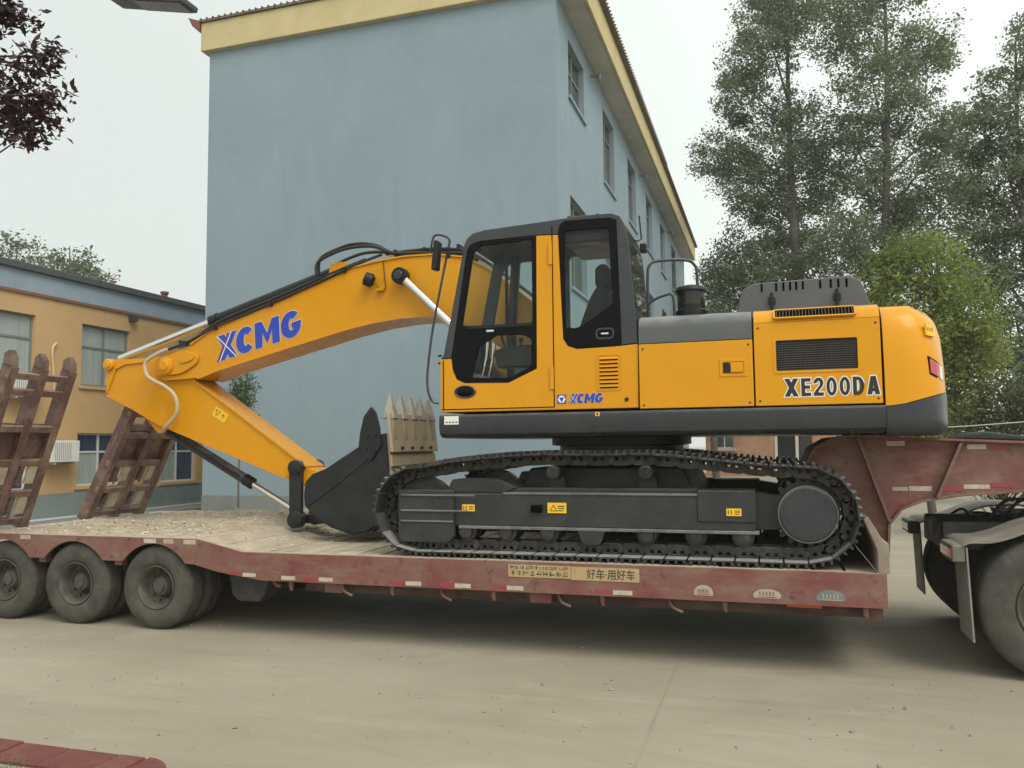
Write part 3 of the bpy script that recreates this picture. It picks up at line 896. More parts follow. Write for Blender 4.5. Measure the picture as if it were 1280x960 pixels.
YN, YF = 7.17, 9.37
for yc, sgn in ((YN, -1), (YF, 1)):
    tr = build_track(yc)
    o_, i_ = (yc + sgn * .205, yc - sgn * .21)          # outer and inner side of the frame
    a, b = min(o_, i_), max(o_, i_)
    # main beam
    mb = MB(); mb.prism([(-2.78, 1.07), (-.14, 1.07), (-.14, 1.36), (-2.78, 1.36)], a + .02, b)
    mb.prism([(-2.78, 1.355), (-.6, 1.355), (-.6, 1.41), (-2.78, 1.41)], a + .07, b - .05)
    tf = mb.build('track_frame', FRAME, EX, bevel=.012)
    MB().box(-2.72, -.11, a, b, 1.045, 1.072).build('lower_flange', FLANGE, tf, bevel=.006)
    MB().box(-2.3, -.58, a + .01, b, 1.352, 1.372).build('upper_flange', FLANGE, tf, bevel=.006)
    MB().box(-.60, -.13, a + .005, b, 1.14, 1.40).build('motor_bracket', FRAME, tf, bevel=.012)
    MB().prism([(-.14, 1.08), (.10, 1.08), (.10, 1.34), (-.14, 1.38)], yc - .08, yc + .19).build('motor_mount', FRAME, tf)
    MB().prism([(-2.86, 1.36), (-2.30, 1.36), (-2.18, 1.41), (-2.34, 1.485), (-2.80, 1.485)], a + .05, b - .05).build('spring_cover', FRAME, tf, bevel=.012)
    # front guard around the idler
    gp = roundpoly([(-3.31, .96), (-3.27, .915), (-2.82, .915), (-2.76, .97), (-2.76, 1.39), (-3.31, 1.39)], .02)
    MB().prism(gp, a - .015, a + .05).build('idler_guard', FRAME, tf, bevel=.008)
    MB().prism(gp, b - .05, b + .015).build('idler_guard', FRAME, tf, bevel=.008)
    ye = a - .015 if sgn < 0 else b + .015
    for z0, z1, x1 in ((1.335, 1.352, -2.55), (1.195, 1.212, -2.62), (1.10, 1.115, -2.76)):
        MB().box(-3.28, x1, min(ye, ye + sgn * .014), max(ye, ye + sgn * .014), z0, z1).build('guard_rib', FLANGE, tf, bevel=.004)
    MB().box(-2.03, -1.935, min(ye, ye + .0) - .004 if sgn < 0 else b - .012, a + .032 if sgn < 0 else b + .004, 1.20, 1.262).build('jack_socket', VOID, tf)
    # idler
    MB().lathe([(.10, -.10), (.12, -.09), (.26, -.075), (.283, -.07), (.283, .07), (.26, .075), (.12, .09), (.10, .10)], (-3.13, yc, 1.217), 'y', 36).build('idler_wheel', STEEL, EX)
    # sprocket with teeth and round hub cover
    pts = []
    for k in range(21):
        for da, rr in ((-5.5, .25), (-2.4, .292), (2.4, .292), (5.5, .25)):
            t = R(360 / 21 * k + da); pts.append((.265 + rr * math.cos(t), 1.217 + rr * math.sin(t)))
    mb = MB(); mb.prism(pts, yc - .03, yc + .03)
    spk = mb.build('sprocket', STEEL, EX)
    yo = yc + sgn * .235
    MB().lathe([(.255, 0), (.255, -sgn * .05), (.235, -sgn * .055), (.228, -sgn * .13), (.215, -sgn * .20), (.20, -sgn * .212), (.02, -sgn * .214)], (.265, yc - sgn * 0, 1.217), 'y', 40).build('drive_housing', FRAME, spk)
    MB().lathe([(.218, 0), (.218, sgn * .012), (.205, sgn * .022), (.01, sgn * .024)], (.265, yc + sgn * .212, 1.217), 'y', 40).build('hub_cover', GREY, spk)
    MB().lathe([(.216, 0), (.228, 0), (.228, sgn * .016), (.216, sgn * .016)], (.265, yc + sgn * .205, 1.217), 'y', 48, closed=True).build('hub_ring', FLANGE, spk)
    for k in range(12):
        t = R(30 * k + 8)
        MB().cyl((.265 + .185 * math.cos(t), yc + sgn * .23, 1.217 + .185 * math.sin(t)), (.265 + .185 * math.cos(t), yc + sgn * .243, 1.217 + .185 * math.sin(t)), .011, n=6).build('bolt', FRAME, spk)
    # bottom rollers, carrier rollers
    for xx in (-2.66, -2.28, -1.89, -1.50, -1.03, -.62, -.24):
        MB().lathe([(.045, -.19), (.06, -.185), (.06, -.14), (.088, -.13), (.088, -.05), (.07, -.04), (.07, .04), (.088, .05), (.088, .13), (.06, .14), (.06, .185), (.045, .19)], (xx, yc, 1.018), 'y', 20).build('track_roller', STEEL, EX)
    for yy in (yc - .2, yc + .17):
        MB().prism([(-1.62, 1.05), (-1.58, .955), (-1.54, .93), (-1.45, .93), (-1.41, .955), (-1.38, 1.05)], yy, yy + .03).build('roller_guard', FRAME, EX)
    for xx in (-1.85, -1.03):
        cr = MB().lathe([(.05, -.15), (.062, -.14), (.062, .10), (.05, .12)], (xx, yc, 1.545), 'y', 18).build('carrier_roller', STEEL, EX)
        MB().prism([(xx - .09, 1.38), (xx + .09, 1.38), (xx + .05, 1.53), (xx - .05, 1.53)], yc + .02, yc + .09).build('roller_bracket', FRAME, cr)

# centre frame and slew ring
mb = MB(); mb.prism([(-2.35, 1.12), (-.55, 1.12), (-.75, 1.58), (-2.15, 1.58)], 7.36, 9.18)
mb.build('centre_frame', FRAME, EX, bevel=.02)
MB().lathe([(.60, 0), (.68, .02), (.68, .13), (.62, .14), (.62, .20), (.70, .21), (.70, .285)], (-1.45, 8.27, 1.578), 'z', 48).build('slew_ring', FRAME, EX)

# upper structure -------------------------------------------------
HY0, HY1 = 6.97, 9.57
sk = [(6.965, 2.075), (6.95, 2.06), (6.95, 1.955), (6.965, 1.90), (7.01, 1.868), (7.10, 1.86), (9.44, 1.86), (9.53, 1.868), (9.575, 1.90), (9.59, 1.955), (9.59, 2.06), (9.575, 2.075)]
mb = MB(); mb.prism(sk, -2.90, .868, 'x')
mb.build('platform_skirt', GREY, EX, bevel=.02, seg=3)
label_plate(EX, -2.845, -2.705, 1.985, 2.062, 6.949, WHITE, 'serial_label')
for k in range(4):
    MB().box(-2.83 + k * .032, -2.812 + k * .032, 6.9455, 6.9465, 2.0, 2.012).build('label_print', INK, EX)
label_plate(EX, -1.44, -1.40, 2.035, 2.068, 6.949, YEL_T, 'lift_point_label')
MB().box(-1.428, -1.412, 6.9455, 6.9465, 2.043, 2.060).build('label_print', INK, EX)

def side_profile(z0, z1):
    P = [(6.97, 2.09), (6.97, 2.77), (6.985, 2.83), (7.03, 2.872), (7.10, 2.893), (7.30, 2.905)]
    o = []
    for i in range(len(P) - 1):
        (y0, a), (y1, b) = P[i], P[i + 1]
        if b < z0 or a > z1: continue
        t0 = max(0, (z0 - a) / (b - a)); t1 = min(1, (z1 - a) / (b - a))
        p0 = (y0 + (y1 - y0) * t0, a + (b - a) * t0); p1 = (y0 + (y1 - y0) * t1, a + (b - a) * t1)
        if not o: o.append(p0)
        o.append(p1)
    return o
TH = .025
# middle compartment door: yellow below, charcoal band above
mb = MB(); mb.strip(side_profile(2.09, 2.642), TH, -1.055, -.118, 'x', -1)
d1 = mb.build('side_door', Y_, EX, bevel=.006)
mb = MB(); mb.strip(side_profile(2.645, 3), TH, -1.055, -.118, 'x', -1)
mb.build('side_door_band', GREYLIT, EX, bevel=.006)
MB().plate([(-.385, 2.338), (-.165, 2.338), (-.165, 2.485), (-.385, 2.485)], [roundpoly([(-.36, 2.362), (-.19, 2.362), (-.19, 2.462), (-.36, 2.462)], .01, 2)], 6.964, 6.972).build('latch_frame', Y_, d1, bevel=.004)
MB().box(-.355, -.30, 6.962, 6.969, 2.37, 2.455).build('latch_slot', PLAST, d1)
MB().box(-.296, -.195, 6.955, 6.969, 2.372, 2.452).build('latch_handle', Y_, d1, bevel=.006)
# engine door with grilles
ed_out = [(-.105, 2.09), (.852, 2.09), (.852, 2.77), (-.105, 2.77)]
gh = roundpoly([(.065, 2.370), (.682, 2.370), (.682, 2.620), (.065, 2.620)], .012, 2)
mb = MB(); mb.plate(ed_out, [gh], 6.97, 6.995)
d2 = mb.build('engine_door', Y_, EX, bevel=.005)
mb = MB(); mb.strip(side_profile(2.772, 3), TH, -.105, .852, 'x', -1)
mb.build('engine_door_top', Y_, EX, bevel=.005)
gg = MB()
for k in range(52):
    x_ = .068 + k * .012
    gg.box(x_, x_ + .0045, 6.985, 6.989, 2.368, 2.622)
for k in range(14):
    z_ = 2.372 + k * .0185
    gg.box(.066, .682, 6.981, 6.985, z_, z_ + .0065)
gr = gg.build('grille', GRIL, d2, smooth=0)
MB().box(.05, .70, 7.03, 7.04, 2.355, 2.635).build('grille_backing', VOID, d2)
MB().plate(roundpoly([(.045, 2.350), (.702, 2.350), (.702, 2.640), (.045, 2.640)], .02, 3), [gh], 6.965, 6.971).build('grille_frame', Y_, d2, bevel=.003)
# upper grille on the rounded shoulder
n_ = Vector((0, -.73, .68))
rot = Matrix.Rotation(R(-40), 3, 'X')
gtop = MB(); gtop.obox((.368, 6.988, 2.836), .60, .012, .085, rot)
gt = gtop.build('upper_grille', VOID, d2)
for k in range(24):
    MB().obox((.08 + k * .025, 6.983, 2.8385), .006, .010, .08, rot).build('grille_bar', GRIL, gt)
mb = MB()
for dx in (-.307, .307): mb.obox((.368 + dx, 6.984, 2.838), .014, .016, .10, rot)
for s_ in (-1, 1):
    c_ = Vector((.368, 6.984, 2.838)) + rot @ Vector((0, 0, s_ * .049)); mb.obox(c_, .60, .016, .012, rot)
mb.build('upper_grille_frame', Y_, gt)
for bx_, bz_ in ((-.07, 2.13), (.82, 2.13), (-.07, 2.73), (.82, 2.73), (-1.02, 2.12), (-.15, 2.12), (-1.02, 2.60), (-.15, 2.60)):
    MB().lathe([(.009, 0), (.009, -.004), (.003, -.006)], (bx_, 6.97, bz_), 'y', 8).build('panel_bolt', GREY, EX)
for xx, yy in ((1.12, 7.75), (1.12, 8.79)):
    MB().lathe([(.03, 0), (.05, .01), (.05, .045), (.03, .06)], (xx, yy, 2.888), 'z', 14).build('lifting_eye', GREY, EX)
# model name
word('XE200DA', .122, 2.160, 6.969, .145, 0, EX, 'letter_outline', WHITE, .062, 0.0, .86, .17, .23)
word('XE200DA', .122, 2.160, 6.9674, .145, 0, EX, 'letter', INK, .0, 0.0, .86, .17, .23)

# top deck, far-side boxes, engine hood
MB().box(-1.02, .85, 7.30, 9.53, 2.10, 2.885).build('engine_deck', GREY, EX, bevel=.02)
MB().box(-2.05, -1.05, 8.66, 9.56, 2.08, 2.86).build('fuel_tank', Y_, EX, bevel=.03, seg=3)
MB().box(-2.75, -2.08, 8.80, 9.54, 2.08, 2.45).build('tool_box', Y_, EX, bevel=.03, seg=3)
MB().box(-1.04, .85, 9.531, 9.56, 2.10, 2.86).build('pump_door', Y_, EX, bevel=.01)
hp = [(-.26, 2.886), (-.20, 3.135), (-.10, 3.185), (.66, 3.20), (.77, 3.165), (.86, 2.886)]
mb = MB(); mb.prism(roundpoly(hp, .05, 3), 7.40, 8.95)
hd = mb.build('engine_hood', GREYLIT, EX, bevel=.035, seg=3)
for k, xs in enumerate((-.03, .09, .15, .205, .255, .31, .45, .535, .595, .66)):
    MB().obox((xs, 7.4105, 3.186), .017, .004, .05, Matrix.Rotation(R(-45), 3, 'X')).box(xs - .0085, xs + .0085, 7.3965, 7.402, 3.105, 3.170).build('hood_slot', VOID, hd)
for xs in (.05, .58):
    m_ = MB().box(xs - .03, xs + .03, 7.372, 7.40, 2.99, 3.05).box(xs - .012, xs + .012, 7.36, 7.40, 2.93, 3.09)
    m_.build('hood_latch', PLAST, hd, bevel=.005)
# pre-cleaner bowl
pc = MB().lathe([(.135, 0), (.14, .02), (.14, .10), (.125, .115)], (-.65, 7.52, 2.89), 'z', 28).build('precleaner', PLAST, EX)
MB().lathe([(.122, .112), (.126, .13), (.126, .27), (.118, .275)], (-.65, 7.52, 2.89), 'z', 28).build('bowl', SMOKE, pc)
MB().lathe([(.03, .11), (.09, .16), (.06, .22), (.03, .27)], (-.65, 7.52, 2.89), 'z', 16).build('dust_cone', BTAN, pc)
MB().lathe([(.145, .27), (.148, .285), (.13, .315), (.07, .335), (.02, .34)], (-.65, 7.52, 2.89), 'z', 28).build('cap', PLAST, pc)
# handrails
def rail(pts, r=.014):
    return MB().tube(smoothpath(pts, 5), r, 8).build('handrail', GREY, EX)
rail([(-1.03, 7.45, 2.89), (-1.03, 7.45, 3.30), (-1.01, 7.46, 3.43), (-.93, 7.50, 3.475), (-.70, 7.60, 3.485), (-.62, 7.64, 3.44), (-.60, 7.65, 3.33), (-.60, 7.65, 2.89)])
rail([(-1.03, 7.40, 3.05), (-.98, 7.40, 3.09), (-.88, 7.40, 3.13), (-.80, 7.40, 3.12), (-.79, 7.40, 2.90)], .012)
rail([(-.34, 8.5, 2.89), (-.34, 8.5, 3.22), (-.30, 8.5, 3.25), (-.20, 8.5, 3.21)], .014)

# counterweight: outlines at several heights
def cw_outline(inset, n=40):
    P = [(.872, 6.97 + inset), (1.00, 6.972 + inset), (1.10, 6.985 + inset), (1.20 - inset * .5, 7.03 + inset), (1.285 - inset, 7.12 + inset * .8), (1.35 - inset, 7.28 + inset * .4), (1.42 - inset, 7.60), (1.46 - inset, 7.95), (1.472 - inset, 8.27)]
    Q = P + [(x, 16.54 - y) for x, y in reversed(P[:-1])]
    return Q
lv = [(1.838, .07), (1.85, .03), (1.90, .004), (1.96, 0), ('b', 0), ('b2', .006), (2.40, .012), (2.64, .03), (2.76, .06), (2.83, .11), (2.87, .17), (2.89, .27)]
def cw_mesh(levels):
    mb = MB()
    rows = []
    for z, ins in levels:
        O = cw_outline(ins)
        row = []
        for (x, y) in O:
            k = min(1, max(0, (x - .95) / .42))
            if z == 'b': zz = 2.062 + .115 * k
            elif z == 'b2': zz = 2.068 + .115 * k
            else: zz = z
            row.append((x, y, zz))
        rows.append(row)
    n = len(rows[0]); vs = [q for r_ in rows for q in r_]; fs = []
    for j in range(len(rows) - 1):
        for i in range(n - 1):
            fs.append((j * n + i, j * n + i + 1, (j + 1) * n + i + 1, (j + 1) * n + i))
        fs.append((j * n + n - 1, j * n, (j + 1) * n, (j + 1) * n + n - 1))
    fs.append(tuple(range(n))); fs.append(tuple(range((len(rows) - 1) * n, len(rows) * n)))
    mb._add(vs, fs)
    return mb
cwl = cw_mesh(lv[:5]).build('counterweight_base', GREY, EX, smooth=50)
cwu = cw_mesh(lv[5:]).build('counterweight', Y_, EX, smooth=50)
# tail lamp recess on the near rear corner, lift label
def on_corner(t, z, off):
    """a point on the curved corner: t 0..1 from the side to the rear"""
    O = cw_outline(.014)
    P = O[3:7]
    k = t * (len(P) - 1); i = min(int(k), len(P) - 2); f = k - i
    a, b = Vector(P[i]), Vector(P[i + 1]); p = a.lerp(b, f); d = (b - a).normalized(); nn = Vector((d.y, -d.x))
    return Vector((p.x + nn.x * off, p.y + nn.y * off, z))
def corner_quad(mb, quad, o0, o1):
    k = 5
    vs = []; fs = []
    for off in (o0, o1):
        for j in range(2):
            for i in range(k):
                s_ = i / (k - 1)
                (t0, z0), (t1, z1) = (quad[0], quad[1]) if j == 0 else (quad[3], quad[2])
                vs.append(on_corner(t0 + (t1 - t0) * s_, z0 + (z1 - z0) * s_, off))
    for i in range(k - 1):
        fs += [(i, i + 1, k + i + 1, k + i), (2 * k + i, 3 * k + i, 3 * k + i + 1, 2 * k + i + 1)]
        fs += [(i, 2 * k + i, 2 * k + i + 1, i + 1), (k + i, k + i + 1, 3 * k + i + 1, 3 * k + i)]
    fs += [(0, k, 3 * k, 2 * k), (k - 1, 3 * k - 1, 4 * k - 1, 2 * k - 1)]
    mb._add(vs, fs)
    return mb
corner_quad(MB(), [(.02, 2.31), (.62, 2.245), (.60, 2.385), (.0, 2.455)], -.004, .006).build('tail_lamp_bezel', BLACK, cwu)
corner_quad(MB(), [(.05, 2.325), (.42, 2.285), (.38, 2.395), (.03, 2.437)], .0, .012).build('tail_lamp', REDL, cwu)
corner_quad(MB(), [(.43, 2.284), (.58, 2.268), (.56, 2.375), (.40, 2.393)], .0, .012).build('reflector', WHITE, cwu)
corner_quad(MB(), [(-.01, 2.62), (.30, 2.61), (.28, 2.70), (-.01, 2.71)], -.012, .004).build('warning_label', YEL_T, cwu)
for k_ in range(3):
    corner_quad(MB(), [(.03 + .08 * k_, 2.650), (.06 + .08 * k_, 2.650), (.06 + .08 * k_, 2.680), (.03 + .08 * k_, 2.680)], 0, .0048).build('label_print', INK, cwu)

# cab -----------------------------------------------------------------
CY0, CY1 = 6.99, 7.87
cab_out = [(-2.90, 2.595), (-2.868, 2.63), (-2.655, 3.66), (-2.625, 3.715), (-2.575, 3.755), (-2.46, 3.777), (-1.81, 3.808), (-1.52, 3.825), (-1.27, 3.82), (-1.20, 3.79), (-1.165, 3.72), (-1.13, 3.57), (-1.085, 3.0), (-1.062, 2.66)]
dblk = [(-1.965, 3.675), (-2.52, 3.667), (-2.585, 3.645), (-2.622, 3.60), (-2.785, 2.60), (-2.775, 2.50), (-2.735, 2.405), (-2.66, 2.368), (-2.24, 2.358), (-1.975, 2.475)]
rblk = [(-1.755, 3.70), (-1.735, 3.755), (-1.69, 3.785), (-1.30, 3.775), (-1.235, 3.75), (-1.208, 2.645), (-1.60, 2.635), (-1.68, 2.665), (-1.722, 2.73)]
low = [(-2.90, 2.10), (-2.90, 2.592), (-2.788, 2.592), (-2.778, 2.50), (-2.738, 2.402), (-2.662, 2.364), (-2.238, 2.354), (-1.972, 2.472), (-1.962, 3.678), (-1.757, 3.668), (-1.724, 2.728), (-1.682, 2.662), (-1.602, 2.631), (-1.205, 2.641), (-1.062, 2.652), (-1.07, 2.10)]
top = cab_out + [(-1.205, 2.648)] + [(-1.232, 3.75), (-1.298, 3.779), (-1.69, 3.789), (-1.738, 3.758), (-1.757, 3.702), (-1.757, 3.674), (-1.962, 3.682)] + [(-2.52, 3.671), (-2.588, 3.649), (-2.626, 3.60), (-2.789, 2.60)]
cab = MB().plate(low, [], CY0, CY0 + .05).build('cab_side_panel', Y_, EX, bevel=.006)
MB().plate(top, [], CY0, CY0 + .05).build('cab_frame', GREY, EX, bevel=.008)
upper_clear = roundpoly([(-2.685, 2.892), (-2.572, 3.565), (-2.50, 3.632), (-2.005, 3.642), (-2.005, 2.885)], .03, 3)
lower_clear = roundpoly([(-2.595, 2.41), (-2.515, 2.70), (-2.35, 2.79), (-2.10, 2.785), (-2.015, 2.74), (-2.02, 2.50), (-2.22, 2.40)], .03, 3)
MB().plate(dblk, [upper_clear, lower_clear], CY0 - .004, CY0 + .035).build('door_window_surround', BLACK, EX, bevel=.004)
rear_clear = roundpoly([(-1.70, 2.825), (-1.70, 3.70), (-1.30, 3.69), (-1.275, 3.02), (-1.43, 2.905), (-1.60, 2.815)], .03, 3)
MB().plate(rblk, [rear_clear], CY0 - .004, CY0 + .035).build('rear_window_surround', BLACK, EX, bevel=.004)
MB().plate(upper_clear, [], CY0 + .008, CY0 + .013).build('door_upper_glass', GLASS, EX)
MB().plate(lower_clear, [], CY0 + .008, CY0 + .013).build('door_lower_glass', GLASS, EX)
MB().plate(rear_clear, [], CY0 + .008, CY0 + .013).build('rear_side_glass', GLASS, EX)
MB().box(-2.265, -2.240, CY0 + .014, CY0 + .030, 2.885, 3.636).build('sliding_window_bar', BLACK, EX)
MB().box(-2.63, -2.0, CY0 - .008, CY0 - .004, 2.862, 2.888).build('window_rail', PLAST, EX)
# door seams (thin dark gaps), hinges, handle, vents
mb = MB()
for (u0, w0), (u1, w1) in (((-1.812, 2.125), (-1.812, 3.74)), ((-2.885, 2.125), (-1.812, 2.125)), ((-2.868, 2.125), (-2.868, 2.58))):
    mb.box(min(u0, u1) - .004, max(u0, u1) + .004, CY0 - .0035, CY0, min(w0, w1) - .004, max(w0, w1) + .004)
mb.build('door_seam', VOID, EX)
for z0 in (3.40, 2.28):
    MB().box(-1.848, -1.812, CY0 - .016, CY0 - .0036, z0, z0 + .20).build('door_hinge', Y_, EX, bevel=.005)
mb = MB(); mb.lathe([(.062, 0), (.055, -.010), (.048, .004)], (0, 0, 0), 'y', 28)
me_ = mb.mesh('door_handle', GREY); me_.transform(Matrix.Diagonal((1.75, 1, 1, 1)))
hnd = link('door_handle', me_, EX, loc=(-2.655, CY0 - .001, 2.283))
mb = MB(); mb.lathe([(.046, 0), (.02, -.006), (.004, -.007)], (0, 0, 0), 'y', 28)
me_ = mb.mesh('handle_recess', BLACK); me_.transform(Matrix.Diagonal((1.75, 1, 1, 1)))
link('handle_recess', me_, hnd, loc=(0, -.005, 0))
vf = MB().plate(roundpoly([(-1.435, 2.252), (-1.205, 2.252), (-1.205, 2.572), (-1.435, 2.572)], .03, 3), [roundpoly([(-1.425, 2.262), (-1.215, 2.262), (-1.215, 2.562), (-1.425, 2.562)], .025, 3)], CY0 - .005, CY0 + .001).build('vent_panel', Y_, EX, bevel=.002)
for k in range(8):
    z_ = 2.285 + k * .0345
    MB().prism([(CY0 - .001, z_), (CY0 - .016, z_ + .004), (CY0 - .001, z_ + .020)], -1.40, -1.24, 'x').build('vent_louver', Y_, vf)
    MB().box(-1.40, -1.24, CY0 - .0025, CY0 - .0005, z_ - .008, z_ - .0005).build('vent_gap', VOID, vf)
MB().lathe([(.018, 0), (.016, -.008), (.004, -.010)], (-1.17, CY0, 2.175), 'y', 14).build('cab_lock', PLAST, EX)
# rear window latch
MB().plate(roundpoly([(-1.43, 2.705), (-1.265, 2.705), (-1.265, 2.805), (-1.43, 2.805)], .045, 4), [roundpoly([(-1.415, 2.72), (-1.28, 2.72), (-1.28, 2.79), (-1.415, 2.79)], .03, 4)], CY0 - .010, CY0 - .0045).build('window_latch', GREY, EX)
MB().box(-1.38, -1.315, CY0 - .012, CY0 - .0045, 2.748, 2.762).build('latch_pin', CHROME, EX)
MB().box(-2.44, -2.37, CY0 - .011, CY0 - .0045, 2.825, 2.842).build('door_pull', CHROME, EX)
# roof, front, rear, far side, floor
roofline = [(-2.655, 3.66), (-2.625, 3.715), (-2.575, 3.755), (-2.46, 3.777), (-1.81, 3.808), (-1.52, 3.825), (-1.27, 3.82), (-1.20, 3.79), (-1.165, 3.72)]
MB().strip(roofline, .03, CY0 + .051, CY1 - .051, 'y', -1).build('cab_roof', GREY, EX, bevel=.006)
MB().strip([(-1.45, 3.85), (-2.5, 3.80)], .03, CY0 + .2, CY1 - .15, 'y', 1).build('roof_hatch', GREY, EX, bevel=.012)
MB().strip([(-2.868, 2.63), (-2.66, 3.64)], .006, CY0 + .055, CY1 - .055, 'y', -1).build('windshield', GLASS, EX)
MB().strip([(-1.157, 3.70), (-1.125, 3.55), (-1.080, 2.98)], .006, CY0 + .055, CY1 - .055, 'y', -1).build('rear_glass', DGLASS, EX)
MB().strip([(-1.079, 2.97), (-1.055, 2.66), (-1.062, 2.10)], .03, CY0 + .051, CY1 - .051, 'y', -1).build('cab_rear_panel', GREY, EX)
MB().box(-2.90, -2.87, CY0 + .051, CY1 - .051, 2.10, 2.62).build('cab_front_panel', Y_, EX)
far = [(-2.90, 2.10)] + cab_out + [(-1.07, 2.10)]
fh1 = roundpoly([(-2.72, 2.72), (-2.56, 3.56), (-2.48, 3.64), (-1.985, 3.66), (-1.985, 2.50), (-2.60, 2.45)], .04, 3)
fh2 = roundpoly([(-1.86, 2.75), (-1.86, 3.66), (-1.30, 3.64), (-1.22, 2.95), (-1.24, 2.75)], .05, 3)
MB().plate(far, [fh1, fh2], CY1 - .05, CY1).build('cab_far_side', GREY, EX, bevel=.006)
MB().plate(fh1, [], CY1 - .03, CY1 - .025).build('far_side_glass', GLASS, EX)
MB().plate(fh2, [], CY1 - .03, CY1 - .025).build('far_side_glass', GLASS, EX)
MB().box(-2.87, -1.09, CY0 + .051, CY1 - .051, 2.10, 2.16).build('cab_floor', INTB, EX)
# seat
sx_ = -1.62
mb = MB(); mb.prism(roundpoly([(-2.10, 2.46), (-2.12, 2.55), (-2.05, 2.60), (-1.62, 2.56), (-1.55, 2.46)], .04, 3), 7.22, 7.70)
seat = mb.build('seat', SEAT, EX, bevel=.03, seg=3)
MB().prism(roundpoly([(-1.70, 2.52), (-1.60, 2.50), (-1.50, 2.60), (-1.36, 3.17), (-1.40, 3.24), (-1.47, 3.23), (-1.54, 3.12), (-1.66, 2.80)], .05, 3), 7.24, 7.68).build('backrest', SEAT, seat, bevel=.03, seg=3)
MB().prism(roundpoly([(-1.50, 3.24), (-1.50, 3.42), (-1.43, 3.46), (-1.37, 3.43), (-1.36, 3.28), (-1.41, 3.21)], .04, 3), 7.32, 7.60).build('headrest', SEAT, seat, bevel=.03, seg=3)
MB().box(-1.98, -1.60, 7.28, 7.64, 2.16, 2.46).build('seat_pedestal', PLAST, seat, bevel=.02)
MB().prism(roundpoly([(-2.38, 2.50), (-2.42, 2.66), (-2.30, 2.70), (-1.75, 2.72), (-1.72, 2.60), (-2.0, 2.50)], .03, 3), 7.10, 7.20).build('armrest_console', PLAST, seat, bevel=.02)
MB().prism(roundpoly([(-2.40, 2.38), (-2.42, 2.66), (-2.30, 2.72), (-1.60, 2.74), (-1.55, 2.40)], .04, 3), 7.70, 7.81).build('side_console', INTR, seat, bevel=.02)
for yy in (7.15, 7.75):
    MB().tube([(-2.32, yy, 2.70), (-2.35, yy, 2.80), (-2.34, yy, 2.86)], [.012, .012, .028], 10).build('joystick', PLAST, seat)
MB().prism(roundpoly([(-2.82, 2.18), (-2.84, 2.40), (-2.62, 2.47), (-2.26, 2.28), (-2.20, 2.18)], .03, 3), 7.10, 7.76).build('footwell_panel', INTB, EX, bevel=.01)
for yy in (7.32, 7.50):
    MB().tube([(-2.62, yy, 2.40), (-2.56, yy, 2.62), (-2.54, yy, 2.78)], [.012, .012, .02], 8).build('travel_lever', CHROME, EX)
MB().box(-2.80, -2.74, 7.68, 7.81, 2.55, 2.95).build('monitor', PLAST, EX, bevel=.01)
MB().tube([(-2.46, 7.80, 2.17), (-2.46, 7.80, 2.9), (-2.40, 7.80, 3.70)], .05, 10).build('cab_pillar', PLAST, EX)
MB().box(-1.72, -1.20, 7.06, 7.80, 3.60, 3.72).build('headliner', PLAST, EX, bevel=.02)
MB().prism(roundpoly([(-1.30, 3.45), (-1.32, 3.62), (-1.24, 3.66), (-1.18, 3.55)], .03, 2), 7.2, 7.7).build('sun_blind', PLAST, EX)
# cab roof lamps / bolts, antenna, rear work lamp
for xx in (-2.55, -1.72, -1.45):
    MB().lathe([(.016, 0), (.020, .02), (.020, .045), (.010, .05)], (xx, 7.28, 3.80 if xx < -2 else 3.86), 'z', 12).build('roof_stud', PLAST, EX)
MB().tube([(-1.17, 7.52, 3.70), (-1.13, 7.56, 3.69), (-1.10, 7.60, 3.72), (-1.12, 7.62, 3.95)], .008, 6).build('antenna', PLAST, EX)
wl = MB().box(-1.12, -1.06, 7.60, 7.70, 3.60, 3.68).build('rear_work_lamp', PLAST, EX, bevel=.01)
# mirror and long grab rail in front of the cab
mr = MB().tube(smoothpath([(-2.895, 6.94, 2.185), (-2.95, 6.92, 2.20), (-2.985, 6.90, 2.30), (-2.99, 6.90, 2.45), (-2.955, 6.90, 2.75), (-2.90, 6.90, 3.05), (-2.78, 6.90, 3.60), (-2.765, 6.90, 3.68), (-2.80, 6.90, 3.72), (-2.87, 6.90, 3.745), (-2.92, 6.90, 3.735), (-2.945, 6.90, 3.66), (-2.955, 6.90, 3.58)], 4), .011, 8).build('grab_rail', GREY, EX)
mm = MB(); mm.prism(roundpoly([(-.035, -.14), (.02, -.14), (.045, .13), (-.005, .14)], .02, 3), -.05, .05)
mi = mm.build('mirror', PLAST, EX, bevel=.01, loc=(-2.90, 6.90, 3.55))
MB().box(-2.80, -2.76, 6.885, 6.915, 3.52, 3.62).build('mirror_clamp', PLAST, EX, bevel=.004)
for zz in (2.63, 2.56):
    MB().cyl((-2.90, 7.02, zz), (-2.93, 7.02, zz), .010, n=8).build('rubber_stop', PLAST, EX)
# cab logo
lg = MB().box(-1.785, -1.705, CY0 - .003, CY0 - .0005, 2.150, 2.232).build('logo_badge', BLUE, EX)
hexp = [(-1.745 + .036 * math.cos(R(60 * k)), 2.191 + .036 * math.sin(R(60 * k))) for k in range(6)]
MB().prism(hexp, CY0 - .0042, CY0 - .0028).build('logo_hexagon', WHITE, lg)
MB().prism([(-1.768, 2.206), (-1.722, 2.206), (-1.745, 2.164)], CY0 - .0054, CY0 - .004).build('logo_triangle', BLUE, lg)

